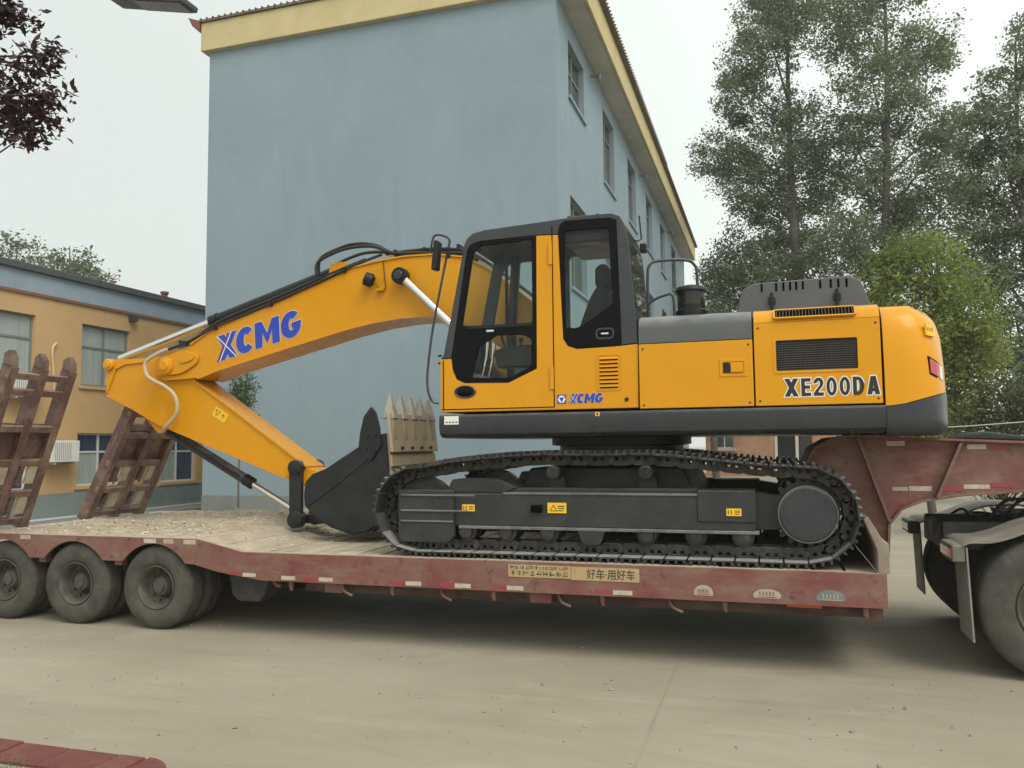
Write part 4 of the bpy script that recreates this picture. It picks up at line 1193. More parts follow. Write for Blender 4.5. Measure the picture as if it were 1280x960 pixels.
def brand(x, z, y, H, ang, parent, wide=1.0):
    """slanted heavy capitals with a pale outline; the X carries thin pale and dark strokes along its arms"""
    word('XCMG', x, z, y, H, ang, parent, 'letter_outline', WHITE, .014, .18, wide, .05, .31)
    word('XCMG', x, z, y - .0014, H, ang, parent, 'letter', BLUE, .0, .18, wide, .05, .31)
    ca, sa = math.cos(R(ang)), math.sin(R(ang))
    def P(u, w): return (x + u * ca - w * sa, z + u * sa + w * ca)
    for (u0, w0, u1, w1), mt, wd in (((.10, .0, .78 * wide, 1.0), WHITE, .020), ((.20, 1.0, .80 * wide, 0), WHITE, .020), ((.0, .0, .66 * wide, 1.0), REDP, .030)):
        a, b = Vector(P(u0 * H, w0 * H)), Vector(P(u1 * H, w1 * H)); d = (b - a).normalized(); n2 = Vector((-d.y, d.x)) * H * wd
        k = .0028 + .0004 * (mt is WHITE) + .0003 * (u0 == .20)
        MB().prism([tuple(a + n2), tuple(b + n2), tuple(b - n2), tuple(a - n2)], y - k - .0004, y - k).build('letter_stroke', mt, parent)
brand(-1.682, 2.152, CY0 - .0006, .085, 0, EX)

# boom -----------------------------------------------------------------
BY0, BY1 = YC - .23, YC + .23
b_top = [(-7.05, 2.86), (-6.92, 2.935), (-6.55, 3.02), (-6.26, 3.18), (-5.87, 3.31), (-5.02, 3.575), (-4.66, 3.715), (-4.40, 3.785), (-4.10, 3.835), (-3.75, 3.862), (-3.39, 3.855), (-3.07, 3.80), (-2.80, 3.66), (-2.26, 3.21), (-1.55, 2.45)]
b_low = [(-1.72, 2.10), (-2.00, 2.28), (-2.50, 2.70), (-2.90, 3.02), (-3.10, 3.125), (-3.30, 3.178), (-3.55, 3.203), (-3.82, 3.200), (-4.15, 3.165), (-4.51, 3.10), (-5.44, 2.885), (-6.14, 2.72), (-6.45, 2.625), (-6.93, 2.61), (-7.05, 2.68)]
MB().prism(b_top + b_low, BY0, BY1).build('boom', Y_, EX, bevel=.004)
MB().strip(b_top[2:], .018, BY0 - .018, BY1 + .018, 'y', 1).build('boom_top_plate', Y_, EX)
MB().strip(b_low[1:13], .018, BY0 - .018, BY1 + .018, 'y', 1).build('boom_bottom_plate', Y_, EX)
def boss(x, z, y0, y1, r, mat, name, parent=EX, pin=True):
    o = MB().lathe([(r * .82, y0 - .006), (r, y0 + .006), (r, y1 - .006), (r * .82, y1 + .006)], (x, 0, z), 'y', 28).build(name, mat, parent)
    if pin:
        MB().lathe([(r * .52, y0 - .02), (r * .60, y0 - .012), (r * .60, y1 + .012), (r * .52, y1 + .02)], (x, 0, z), 'y', 20).build('pin', mat, o)
    return o
boss(-1.63, 2.27, BY0 - .03, BY1 + .03, .13, Y_, 'boom_foot')
for y0 in (BY0 - .09, BY1 + .04):
    MB().prism(roundpoly([(-2.02, 2.07), (-1.35, 2.07), (-1.50, 2.42), (-1.75, 2.45)], .05, 3), y0, y0 + .05).build('boom_bracket', GREY, EX, bevel=.008)
# raised casting at the tip and its pin
jb = MB().prism(roundpoly([(-7.02, 2.66), (-7.03, 2.88), (-6.62, 2.96), (-6.42, 2.90), (-6.44, 2.80), (-6.66, 2.68)], .07, 4), BY0 - .03, BY0 - .001).build('boom_tip_casting', Y_, EX, bevel=.012)
MB().prism(roundpoly([(-7.02, 2.66), (-7.03, 2.88), (-6.62, 2.96), (-6.42, 2.90), (-6.44, 2.80), (-6.66, 2.68)], .07, 4), BY1 + .001, BY1 + .03).build('boom_tip_casting', Y_, EX, bevel=.012)
boss(-6.88, 2.785, BY0 - .06, BY1 + .06, .105, Y_, 'arm_pin_boss')
MB().prism(roundpoly([(-6.64, 2.80), (-6.50, 2.84), (-6.47, 2.88), (-6.58, 2.885), (-6.70, 2.84)], .03, 3), BY0 - .045, BY0 - .028).build('pin_lock_plate', Y_, EX, bevel=.004)
# arm cylinder bracket on top of the boom
for y0 in (YC - .13, YC + .09):
    MB().prism([(-4.80, 3.66), (-4.74, 3.88), (-4.60, 3.90), (-4.28, 3.80)], y0, y0 + .04).build('cylinder_bracket', Y_, EX, bevel=.006)
# boom cylinders, one on each side
def cylinder(a, b, rb, rr, split, bar, rod, nm):
    a, b = Vector(a), Vector(b)
    c = a.lerp(b, split)
    o = MB().cyl(a, c, rb, n=20).build(nm, bar, EX)
    d = (b - a).normalized()
    MB().cyl(c - d * .10, c + d * .015, rb * 1.14, n=20).build('gland', PLAST, o)
    MB().cyl(c, b, rr, n=18).build('rod', rod, o)
    return o
for s_ in (-1, 1):
    y = YC + s_ * .335
    if s_ < 0: y = 7.975
    o = cylinder((-2.35, y, 2.28), (-3.77, y, 3.635), .065, .046, .55, Y_, CHROME, 'boom_cylinder')
    MB().lathe([(.085, -.05), (.09, -.045), (.09, .045), (.085, .05)], (-3.77, y, 3.635), 'y', 24).build('rod_eye', PLAST, o)
    MB().lathe([(.045, -.07), (.05, -.065), (.05, .07)], (-3.77, y, 3.635), 'y', 16).build('pin_cap', GREY, o)
# work lamp on the boom with its cable
wlp = MB().lathe([(.05, -.06), (.075, -.05), (.078, .03), (.04, .06)], (0, 0, 0), 'x', 20).build('boom_work_lamp', PLAST, EX, loc=(-4.15, BY0 - .09, 3.62))
wlp.rotation_euler = (0, R(20), R(25))
MB().tube(smoothpath([(-4.10, BY0 - .05, 3.58), (-4.04, BY0 - .02, 3.52), (-3.99, BY0 - .012, 3.53), (-4.0, BY0 - .012, 3.65), (-4.02, BY0 - .012, 3.85)], 4), .005, 6).build('lamp_cable', RUBBER, EX)
MB().box(-4.08, -4.0, BY0 - .06, BY0 - .001, 3.50, 3.53).build('lamp_bracket', Y_, EX)
# boom lettering
brand(-6.17, 2.80, BY0 - .002, .300, 13.8, EX, 1.1)

# arm -------------------------------------------------------------------
AY0, AY1 = YC - .17, YC + .17
arm_p = [(-7.85, 2.87), (-7.75, 2.90), (-7.30, 2.90), (-6.86, 2.91), (-6.70, 2.72), (-6.44, 2.53), (-5.00, 1.565), (-4.78, 1.50), (-4.76, 1.42), (-4.84, 1.37), (-5.03, 1.375), (-6.85, 2.03), (-7.02, 2.09), (-7.42, 2.29), (-7.82, 2.47), (-7.87, 2.62)]
MB().prism(arm_p, AY0, AY1).build('arm', Y_, EX, bevel=.004)
MB().strip([(-6.66, 2.69), (-6.44, 2.53), (-5.00, 1.565)], .018, AY0 - .02, AY1 + .02, 'y', 1).build('arm_top_plate', Y_, EX)
MB().strip([(-5.03, 1.375), (-6.85, 2.03), (-7.02, 2.09), (-7.42, 2.29), (-7.82, 2.47)], .018, AY0 - .02, AY1 + .02, 'y', 1).build('arm_bottom_plate', Y_, EX)
MB().strip([(-7.82, 2.49), (-7.70, 2.78), (-7.55, 2.835), (-7.28, 2.85)], .02, AY0 - .022, AY0 - .001, 'y', 1).build('arm_rib', Y_, EX)
boss(-7.81, 2.84, AY0 - .04, AY1 + .04, .075, Y_, 'arm_tail_boss')
boss(-4.83, 1.44, AY0 - .05, AY1 + .05, .085, Y_, 'bucket_pin_boss')
for y0 in (AY0 + .02, AY1 - .06):
    MB().prism([(-7.35, 2.255), (-7.08, 1.985), (-7.0, 1.985), (-6.92, 2.06)], y0, y0 + .04).build('bucket_cylinder_bracket', Y_, EX, bevel=.005)
# arm cylinder along the top of the boom, with pipes and hoses
ac_ = cylinder((-4.68, YC, 3.83), (-7.80, YC, 2.93), .075, .05, .56, PLAST, CHROME, 'arm_cylinder')
for dy in (-.12, .12):
    MB().tube(smoothpath([(-4.30, YC + dy, 3.90), (-4.9, YC + dy, 3.72), (-5.6, YC + dy, 3.50), (-6.25, YC + dy, 3.30), (-6.6, YC + dy, 3.10)], 4), .022, 8).build('hydraulic_pipe', RUBBER, EX)
for k, (dy, up) in enumerate(((-.20, .0), (-.15, .05), (.16, .02))):
    MB().tube(smoothpath([(-4.88, YC + dy, 3.76), (-4.86, YC + dy, 3.90 + up), (-4.62, YC + dy, 4.00 + up), (-4.40, YC + dy, 4.035 + up), (-4.15, YC + dy, 4.02 + up * .5), (-3.92, YC + dy, 3.93), (-3.60, YC + dy, 3.905), (-3.05, YC + dy, 3.86)], 5), .019, 8).build('hydraulic_hose', RUBBER, EX)
for dy in (-.17, -.10, .10, .17):
    MB().tube(smoothpath([(-4.02, YC + dy, 3.93), (-3.70, YC + dy, 3.945), (-3.35, YC + dy, 3.935), (-3.0, YC + dy, 3.86), (-2.6, YC + dy, 3.57), (-2.2, YC + dy, 3.24), (-1.8, YC + dy, 2.82)], 5), .018, 8).build('boom_pipe', CHROME if dy in (-.10, .17) else RUBBER, EX)
for xx in (-3.9, -3.55, -3.15):
    MB().box(xx - .015, xx + .015, YC - .2, YC + .2, 3.885 if xx > -3.3 else 3.90, 3.965).build('pipe_clamp', PLAST, EX)
MB().tube(smoothpath([(-4.05, YC - .21, 3.92), (-4.3, YC - .24, 3.84), (-4.7, YC - .245, 3.70), (-5.3, YC - .245, 3.50), (-5.9, YC - .245, 3.315), (-6.2, YC - .245, 3.22), (-6.55, YC - .245, 3.075), (-6.85, YC - .26, 2.98)], 4), .016, 8).build('side_hose', RUBBER, EX)
for xx, zz in ((-6.62, 3.05), (-6.2, 3.225), (-5.45, 3.46), (-4.5, 3.78)):
    MB().box(xx - .02, xx + .02, BY0 - .04, BY0 - .001, zz - .04, zz + .02).build('hose_clamp', PLAST, EX)
# pale hydraulic hose looping from the boom tip to the bucket cylinder
HOSEP = M('pale_hose_sleeve', (.48, .40, .26), .6)
MB().tube(smoothpath([(-6.85, BY0 - .05, 2.98), (-6.98, BY0 - .07, 2.93), (-7.13, BY0 - .09, 2.83), (-7.10, BY0 - .10, 2.68), (-6.99, BY0 - .09, 2.60), (-6.86, BY0 - .07, 2.535), (-6.74, BY0 - .06, 2.44), (-6.69, BY0 - .05, 2.31), (-6.73, BY0 - .04, 2.18), (-6.88, BY0 - .02, 2.05), (-6.98, BY0 + .05, 2.0)], 6), .022, 10).build('loop_hose', HOSEP, EX)
# warning label on the arm
ra = Matrix.Rotation(R(31), 3, 'Y')
al = MB().obox((-6.17, AY0 - .002, 2.185), .20, .003, .115, ra).build('warning_label', YEL_T, EX)
c0 = Vector((-6.17, AY0 - .004, 2.185))
def lab(p): return c0 + ra @ Vector((p[0], 0, p[1]))
mb = MB()
tri = [lab((-.08, .03)), lab((-.01, .03)), lab((-.045, -.035))]
for i in range(3):
    a, b = tri[i], tri[(i + 1) % 3]; mb.tube([a, b], .0035, 4)
mb.tube([lab((.045, -.03)), lab((.045, .03))], .0035, 4); mb.tube([lab((.02, .005)), lab((.045, .03)), lab((.07, .005))], .0035, 4)
mb.build('label_print', INK, al)
# bucket cylinder and links
bc_ = cylinder((-7.06, YC, 2.02), (-5.10, YC, .985), .062, .038, .62, GREY, CHROME, 'bucket_cylinder')
MB().tube([(-6.90, YC - .085, 1.955), (-6.1, YC - .085, 1.533), (-5.98, YC - .07, 1.47)], .013, 8).build('cylinder_pipe', PLAST, bc_)
for s_ in (-1, 1):
    y = YC + s_ * .215
    l_ = MB().prism(roundpoly([(-5.19, 1.56), (-5.14, 1.62), (-5.06, 1.61), (-5.03, 1.53), (-5.03, 1.05), (-5.06, .93), (-5.14, .93), (-5.18, 1.0)], .03, 3), y - .03, y + .03).build('side_link', BUCKET, EX, bevel=.008)
    MB().lathe([(.05, -.055), (.085, -.045), (.085, .045), (.05, .055)], (-5.11, y, 1.565), 'y', 20).build('link_pin', BUCKET, l_)
    MB().lathe([(.05, -.06), (.095, -.05), (.095, .05), (.05, .06)], (-5.10, y, .985), 'y', 20).build('link_pin', BUCKET, l_)
MB().prism(roundpoly([(-5.14, .94), (-5.14, 1.03), (-4.45, 1.06), (-4.38, .99), (-4.45, .93)], .03, 3), YC - .12, YC + .12).build('bucket_link', BUCKET, EX, bevel=.01)

# bucket ------------------------------------------------------------------
KY0, KY1 = 7.68, 8.88
side = [(-4.76, 1.30), (-4.74, 1.43), (-4.66, 1.51), (-4.50, 1.565), (-4.10, 1.80), (-3.98, 1.90), (-3.80, 1.93), (-3.765, 1.55), (-3.80, 1.14), (-3.88, 1.01), (-4.0, .93), (-4.18, .895), (-4.44, .97), (-4.68, 1.10), (-4.75, 1.18)]
bk = MB().prism(side, KY0, KY0 + .03).build('bucket', BUCKET, EX, bevel=.006)
MB().prism(side, KY1 - .03, KY1).build('bucket_side', BUCKET, bk, bevel=.006)
shell = [(-3.80, 1.925), (-3.765, 1.55), (-3.80, 1.14), (-3.88, 1.01), (-4.0, .93), (-4.18, .895), (-4.44, .97), (-4.68, 1.10)]
MB().strip(shell[2:], .025, KY0 + .03, KY1 - .03, 'y', 1).build('bucket_back', BUCKET, bk)
# dusty lip plate facing the tracks, wear strips, teeth
MB().strip([(-3.775, 1.93), (-3.752, 1.56), (-3.785, 1.15)], .03, KY0 + .0305, KY1 - .0305, 'y', -1).build('bucket_floor', BTAN, bk)
MB().strip([(-3.792, 2.135), (-3.748, 1.73)], .035, KY0 + .005, KY1 - .005, 'y', 1).build('lip_plate', BTAN, bk, bevel=.006)
for z0 in (1.585, 1.42):
    MB().strip([(-3.762, z0 + .12), (-3.748, z0)], .02, KY0 + .02, KY1 - .02, 'y', 1).build('wear_strip', BTAN, bk, bevel=.004)
for k in range(5):
    y = KY0 + .10 + k * (KY1 - KY0 - .20) / 4
    o = MB()
    o._add([(-3.86, y - .070, 2.08), (-3.72, y - .070, 2.08), (-3.72, y + .070, 2.08), (-3.86, y + .070, 2.08), (-3.81, y - .022, 2.335), (-3.785, y - .022, 2.335), (-3.785, y + .022, 2.335), (-3.81, y + .022, 2.335)],
           [(0, 3, 2, 1), (4, 5, 6, 7), (0, 1, 5, 4), (1, 2, 6, 5), (2, 3, 7, 6), (3, 0, 4, 7)])
    o.build('tooth', TOOTH, bk, bevel=.012)
    MB().prism([(-3.735, 1.82), (-3.725, 1.86), (-3.735, 2.09), (-3.76, 2.10), (-3.75, 1.80)], y - .055, y + .055).build('tooth_adapter', BTAN, bk, bevel=.008)
    if k < 4: MB().cyl((-3.72, y + .11, 1.775), (-3.69, y + .11, 1.775), .016, n=8).build('bolt', BUCKET, bk)
# side cutters with bolts
for y0 in (KY0 - .028, KY1 + .001):
    sc_ = MB().prism([(-4.10, 1.80), (-4.085, 1.93), (-4.04, 2.11), (-3.955, 2.21), (-3.90, 2.15), (-3.855, 1.98), (-3.84, 1.80), (-3.96, 1.64), (-4.06, 1.72)], y0, y0 + .027).build('side_cutter', BUCKET, bk, bevel=.006)
    for px_, pz_ in ((-4.00, 1.90), (-3.90, 1.92), (-4.02, 1.76), (-3.93, 1.74)):
        MB().cyl((px_, y0 - .014, pz_), (px_, y0 + .04, pz_), .022, n=6).build('bolt', BUCKET, sc_)
MB().strip([(-4.72, 1.16), (-4.4, 1.36), (-3.84, 1.78)], .05, KY0 - .010, KY0 - .001, 'y', 1).build('side_wear_plate', BUCKET, bk, bevel=.003)
# yellow plates on the track frame
ypl = YN - .205 + .02
for x0, x1, z0, z1 in ((-2.685, -2.565, 1.20, 1.262), (-1.885, -1.715, 1.195, 1.285), (-.365, -.245, 1.195, 1.255)):
    pl = label_plate(EX, x0, x1, z0, z1, ypl - .006 if x0 < -.5 else YN - .205 - .0, YEL_T, 'frame_label', .004)
    yl = (ypl - .006 if x0 < -.5 else YN - .205) - .0045
    w_ = x1 - x0
    for (f0, f1, g0, g1) in ((.55, .9, .62, .72), (.55, .9, .42, .50), (.55, .85, .2, .28)) + (((.1, .16, .2, .75), (.3, .36, .2, .75)) if w_ < .15 else ()):
        MB().box(x0 + w_ * f0, x0 + w_ * f1, yl - .001, yl, z0 + (z1 - z0) * g0, z0 + (z1 - z0) * g1).build('label_print', INK, pl)
    if w_ > .15:
        m_ = MB(); q = [(x0 + .025, z0 + .02), (x0 + .085, z0 + .02), (x0 + .055, z0 + .072)]
        for i in range(3):
            m_.tube([(q[i][0], yl, q[i][1]), (q[(i + 1) % 3][0], yl, q[(i + 1) % 3][1])], .003, 4)
        m_.build('label_print', INK, pl)
# ------------------------------------------------------------------ low-bed trailer
TRL = thing('lowbed_trailer', (-3.5, 8.27, 0), 'dusty maroon low bed trailer with upright rear ramps carrying the excavator', 'trailer')
ZM, ZR = .795, .905
AX = (-5.90, -6.91, -7.87)
bot = [(.80, .537), (-4.66, .537), (-5.15, .60), (-5.42, .66)]
for ax in AX:
    bot += [(ax + x, z) for x, z in arc(0, .37, .48, 38, 142, 12)]
bot += [(-8.30, .665), (-8.40, .70)]
beam = [(-8.40, ZR + .003), (-5.38, ZR + .003), (-4.87, ZM + .003), (.80, ZM + .003)] + bot
for y0, y1 in ((6.77, 6.80), (9.74, 9.77)):
    MB().prism(beam, y0, y1).build('side_beam', MAR, TRL, bevel=.004)
# top rail along the near and far edges
for y0, y1 in ((6.802, 6.87), (9.67, 9.738)):
    MB().strip([(-8.38, ZR), (-5.38, ZR), (-4.87, ZM), (.735, ZM)], .05, y0, y1, 'y', -1).build('edge_rail', DECK, TRL)
# transverse deck boards
def plank(x0, x1, za, zb, dz=0):
    w = .011
    mb = MB()
    y0, y1, t = 6.872, 9.668, .045
    mb._add([(x0 + w, y0, za - t), (x1 - w, y0, zb - t), (x1 - w, y1, zb - t), (x0 + w, y1, za - t), (x0 + w, y0, za + dz), (x1 - w, y0, zb + dz), (x1 - w, y1, zb + dz), (x0 + w, y1, za + dz)],
            [(0, 3, 2, 1), (4, 5, 6, 7), (0, 1, 5, 4), (1, 2, 6, 5), (2, 3, 7, 6), (3, 0, 4, 7)])
    return mb.build('deck_board', DECK, TRL, bevel=.004, seg=1)
for a, b, za, zb, n in ((-8.38, -5.38, ZR, ZR, 13), (-5.38, -4.87, ZR, ZM, 2), (-4.87, .7485, ZM, ZM, 24)):
    for k in range(n):
        f0, f1 = k / n, (k + 1) / n
        plank(a + (b - a) * f0, a + (b - a) * f1, za + (zb - za) * f0, za + (zb - za) * f1, rnd.uniform(-.003, .003))
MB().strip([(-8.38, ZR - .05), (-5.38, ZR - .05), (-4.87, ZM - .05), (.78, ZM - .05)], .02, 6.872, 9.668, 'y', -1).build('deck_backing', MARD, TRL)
# main beams, cross members, lower rail
for y0 in (7.62, 8.80):
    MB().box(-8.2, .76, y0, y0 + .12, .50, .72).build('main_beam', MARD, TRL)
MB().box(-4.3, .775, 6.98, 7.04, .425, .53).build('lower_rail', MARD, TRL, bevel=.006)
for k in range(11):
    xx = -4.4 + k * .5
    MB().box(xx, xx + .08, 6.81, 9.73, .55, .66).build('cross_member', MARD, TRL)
MB().box(.66, .775, 6.86, 9.68, .415, .535).build('front_bolster', MARD, TRL, bevel=.006)
# rope hooks and dangling straps under the edge
for xx in (-4.36, -3.31, -2.34, -1.38, -.39, .65):
    MB().tube([(xx, 6.83, .56), (xx, 6.83, .475), (xx + .008, 6.83, .445)], [.024, .020, .010], 8).build('rope_hook', MAR, TRL)
for xx in (-3.78, -2.80, -1.72, -.79):
    MB().tube(smoothpath([(xx - .05, 6.84, .55), (xx - .02, 6.83, .47), (xx + .04, 6.82, .44), (xx + .07, 6.82, .43)], 4), .011, 6).build('rope_hook', MAR, TRL)
for xx in (-2.02, -4.02):
    MB().box(xx, xx + .19, 6.86, 6.88, .44, .53).build('side_marker_plate', MAR, TRL)
# storage drum and support leg between the axles and the main deck
MB().prism([(-5.22, .62), (-5.16, .34), (-5.08, .28), (-4.86, .28), (-4.78, .34), (-4.70, .60)], 7.02, 7.55).build('storage_box', CHAS, TRL, bevel=.02)
MB().tube([(-4.66, 6.95, .55), (-4.60, 6.95, .47), (-4.55, 6.95, .46)], .02, 8).build('rope_hook', MAR, TRL)
# reflective tape
def tape(x0, x1, mat, z=.572, h=.036):
    MB().box(x0, x1, 6.7675, 6.7695, z - h / 2, z + h / 2).build('reflective_tape', mat, TRL)
for x0, x1, mt in ((-4.43, -4.28, WHITE_T), (-4.19, -4.035, RED_T), (-4.03, -3.885, WHITE_T), (-3.29, -3.155, RED_T), (-3.15, -3.0, WHITE_T), (-2.82, -2.685, RED_T), (-2.68, -2.53, WHITE_T), (-2.34, -2.205, RED_T), (-2.20, -2.05, WHITE_T), (-1.43, -1.285, RED_T), (-1.28, -1.12, WHITE_T)):
    tape(x0, x1, mt)
tape(-5.02, -4.86, RED_T, .60); tape(-4.855, -4.71, WHITE_T, .585)
for x0, x1, mt in ((-6.02, -5.87, WHITE_T), (-5.78, -5.66, PALE), (-5.54, -5.40, WHITE_T), (-7.62, -7.48, PALE)):
    tape(x0, x1, mt, .877, .042)
MB().box(.08, .34, 6.90, 6.905, .495, .53).build('orange_marker', ORL, TRL)
# faded advertising boards
bA = MB().box(-2.185, -1.635, 6.766, 6.7695, .668, .772).build('advert_board', CREAM, TRL)
bB = MB().box(-1.63, -1.06, 6.766, 6.7695, .660, .770).build('advert_board', CREAM, TRL)
r3 = random.Random(3)
for row, (z0, hh, n_) in enumerate(((.735, .026, 12), (.680, .044, 9))):
    for k in range(n_):
        x0 = -2.165 + k * .52 / n_
        w_ = .52 / n_ * .78
        m_ = MB()
        for j in range(4):
            if r3.random() < .5:
                zz = z0 + hh * r3.random() * .9; m_.box(x0, x0 + w_, 6.7648, 6.7662, zz, zz + .004)
            else:
                xx = x0 + w_ * r3.random() * .9; m_.box(xx, xx + .004, 6.7648, 6.7662, z0, z0 + hh)
        m_.build('worn_print', CHAS, bA)
text_obj('好车·用好车', .088, CHAS, 'board_lettering', bB, (-1.50, 6.7655, .682), FACE, off=.0012, ext=.0005, sx=.88)
# round speed and plate decals
for cx, rx, rz, mt, txt in ((-.55, .075, .062, PALE, ''), (-.065, .105, .05, PALE, ''), (.40, .105, .062, TEAL, '')):
    pts = [(cx + rx * math.cos(R(15 * k)), max(.578, .600 + rz * math.sin(R(15 * k)))) for k in range(-2, 15)]
    d_ = MB().prism(pts, 6.7675, 6.7695).build('round_decal', mt, TRL)
    m_ = MB()
    for j in range(5):
        m_.box(cx - rx * .55 + j * rx * .24, cx - rx * .55 + j * rx * .24 + .008, 6.7655, 6.7674, .598, .630)
    m_.box(cx - rx * .7, cx + rx * .7, 6.7655, 6.7674, .585, .590)
    m_.build('worn_print', MAR if mt is PALE else PALE, d_)
# front wall of the well
MB().prism([(.742, ZM), (.742, .97), (.66, 1.19), (.69, 1.215), (.785, 1.04), (.825, 1.02), (.825, .80), (.802, ZM)], 6.785, 9.755).build('front_wall', FWALL, TRL, bevel=.008)
# goose-neck: two deep side webs, top plate, ribs
nk_top = [(.26, 1.45), (.30, 1.60), (.37, 1.73), (.51, 1.81), (.67, 1.828), (.89, 1.815), (1.96, 1.762), (4.9, 1.62)]
nk_bot = [(4.9, 1.28), (1.95, 1.39), (1.48, 1.352), (1.18, 1.30), (1.02, 1.23), (.92, 1.10), (.895, .80), (.826, .80), (.826, 1.04), (.69, 1.22), (.50, 1.22)]
for y0, y1 in ((7.60, 7.62), (8.92, 8.94)):
    MB().prism(nk_top + nk_bot, y0, y1).build('gooseneck_web', MAR, TRL, bevel=.003)
MB().strip(nk_top, .02, 7.52, 9.02, 'y', 1).build('gooseneck_top_plate', MAR, TRL)
MB().strip([(4.9, 1.28), (1.95, 1.39), (1.48, 1.352), (1.18, 1.30), (1.02, 1.23), (.92, 1.10), (.895, .80)], .02, 7.54, 9.0, 'y', 1).build('gooseneck_bottom_plate', MAR, TRL)
for (xa, za), (xb, zb) in (((.71, 1.82), (.93, 1.12)), ((1.49, 1.77), (1.30, 1.33))):
    MB().prism([(xa - .012, za), (xa + .012, za), (xb + .012, zb), (xb - .012, zb)], 7.50, 7.60).build('gooseneck_rib', MAR, TRL)
for x0, x1, z0, z1, mt in ((.94, 1.08, 1.752, 1.792, WHITE_T), (1.55, 1.69, 1.718, 1.758, WHITE_T), (1.69, 1.86, 1.712, 1.752, RED_T), (.97, 1.09, 1.372, 1.405, PALE), (1.10, 1.27, 1.372, 1.412, WHITE_T), (1.34, 1.50, 1.372, 1.408, RED_T), (1.51, 1.70, 1.392, 1.428, WHITE_T), (1.70, 1.86, 1.405, 1.44, RED_T)):
    MB().box(x0, x1, 7.596, 7.5995, z0, z1).build('reflective_tape', mt, TRL)
for k, xx in enumerate((.60, .68, .75, .80)):
    MB().box(xx, xx + .05, 7.62, 7.75, 1.845, 1.885).build('rope_cleat', PLAST, TRL)

# wheels -----------------------------------------------------------------
def tyre_profile(Rr, rr, w):
    P = [(rr, .035), (rr + .012, .012), (rr + .04, .0), (rr + (Rr - rr) * .5, -.010), (Rr - .06, .0), (Rr - .022, .016), (Rr - .004, .040)]
    g = [.072, w * .36, w * .5 - .006]
    body = [(Rr, .050)]
    for q in g:
        body += [(Rr, q), (Rr - .012, q + .002), (Rr - .012, q + .010), (Rr, q + .012)]
    half = P + body
    return half + [(r_, w - h_) for r_, h_ in reversed(half)]
def make_wheel_meshes(Rr, rr, w, dish):
    ty = MB().lathe(tyre_profile(Rr, rr, w), (0, 0, 0), 'y', 56, closed=True).mesh('tyre', TYRE, 40)
    ri = MB().lathe([(rr + .004, .012), (rr - .004, .006), (rr - .016, .018), (rr - .030, .05), (rr - .036, dish), (rr - .06, dish + .02), (.13, dish + .03), (.125, dish + .05), (.01, dish + .05)], (0, 0, 0), 'y', 40, cap=False).mesh('rim', RIM, 40)
    hb = MB().lathe([(.115, dish + .03), (.105, dish - .01), (.085, dish - .05), (.060, dish - .055), (.055, dish - .075), (.01, dish - .08)], (0, 0, 0), 'y', 24)
    for k in range(10):
        t = R(36 * k); hb.cyl((.155 * math.cos(t), dish + .03, .155 * math.sin(t)), (.155 * math.cos(t), dish - .005, .155 * math.sin(t)), .013, n=6)
    return ty, ri, hb.mesh('hub', RIM, 40)
TW = make_wheel_meshes(.413, .215, .255, .125)
def put_wheel(parent, W, x, y, z, side, spin):
    """side -1: outer face looks at -y"""
    ro = (0, spin, 0) if side < 0 else (0, spin, math.pi)
    hub = link('wheel', W[2], parent, loc=(x, y, z)); hub.rotation_euler = ro
    link('tyre', W[0], hub); link('rim', W[1], hub)
    return hub
for k, ax in enumerate(AX):
    for side in (-1, 1):
        yo = 6.80 if side < 0 else 9.74
        for j in (0, .285):
            put_wheel(TRL, TW, ax, yo - side * j, .413, side, k * .7 + j)
    MB().cyl((ax, 7.0, .413), (ax, 9.5, .413), .07, n=12).build('axle', MARD, TRL)
    for y0 in (7.45, 9.0):
        MB().strip([(ax - .42, .60), (ax, .50), (ax + .42, .60)], .06, y0, y0 + .08, 'y', -1).build('leaf_spring', MARD, TRL)
for xx in (-6.40, -7.39):
    MB().box(xx - .03, xx + .06, 6.83, 6.90, .615, .70).build('spring_hanger', MAR, TRL)

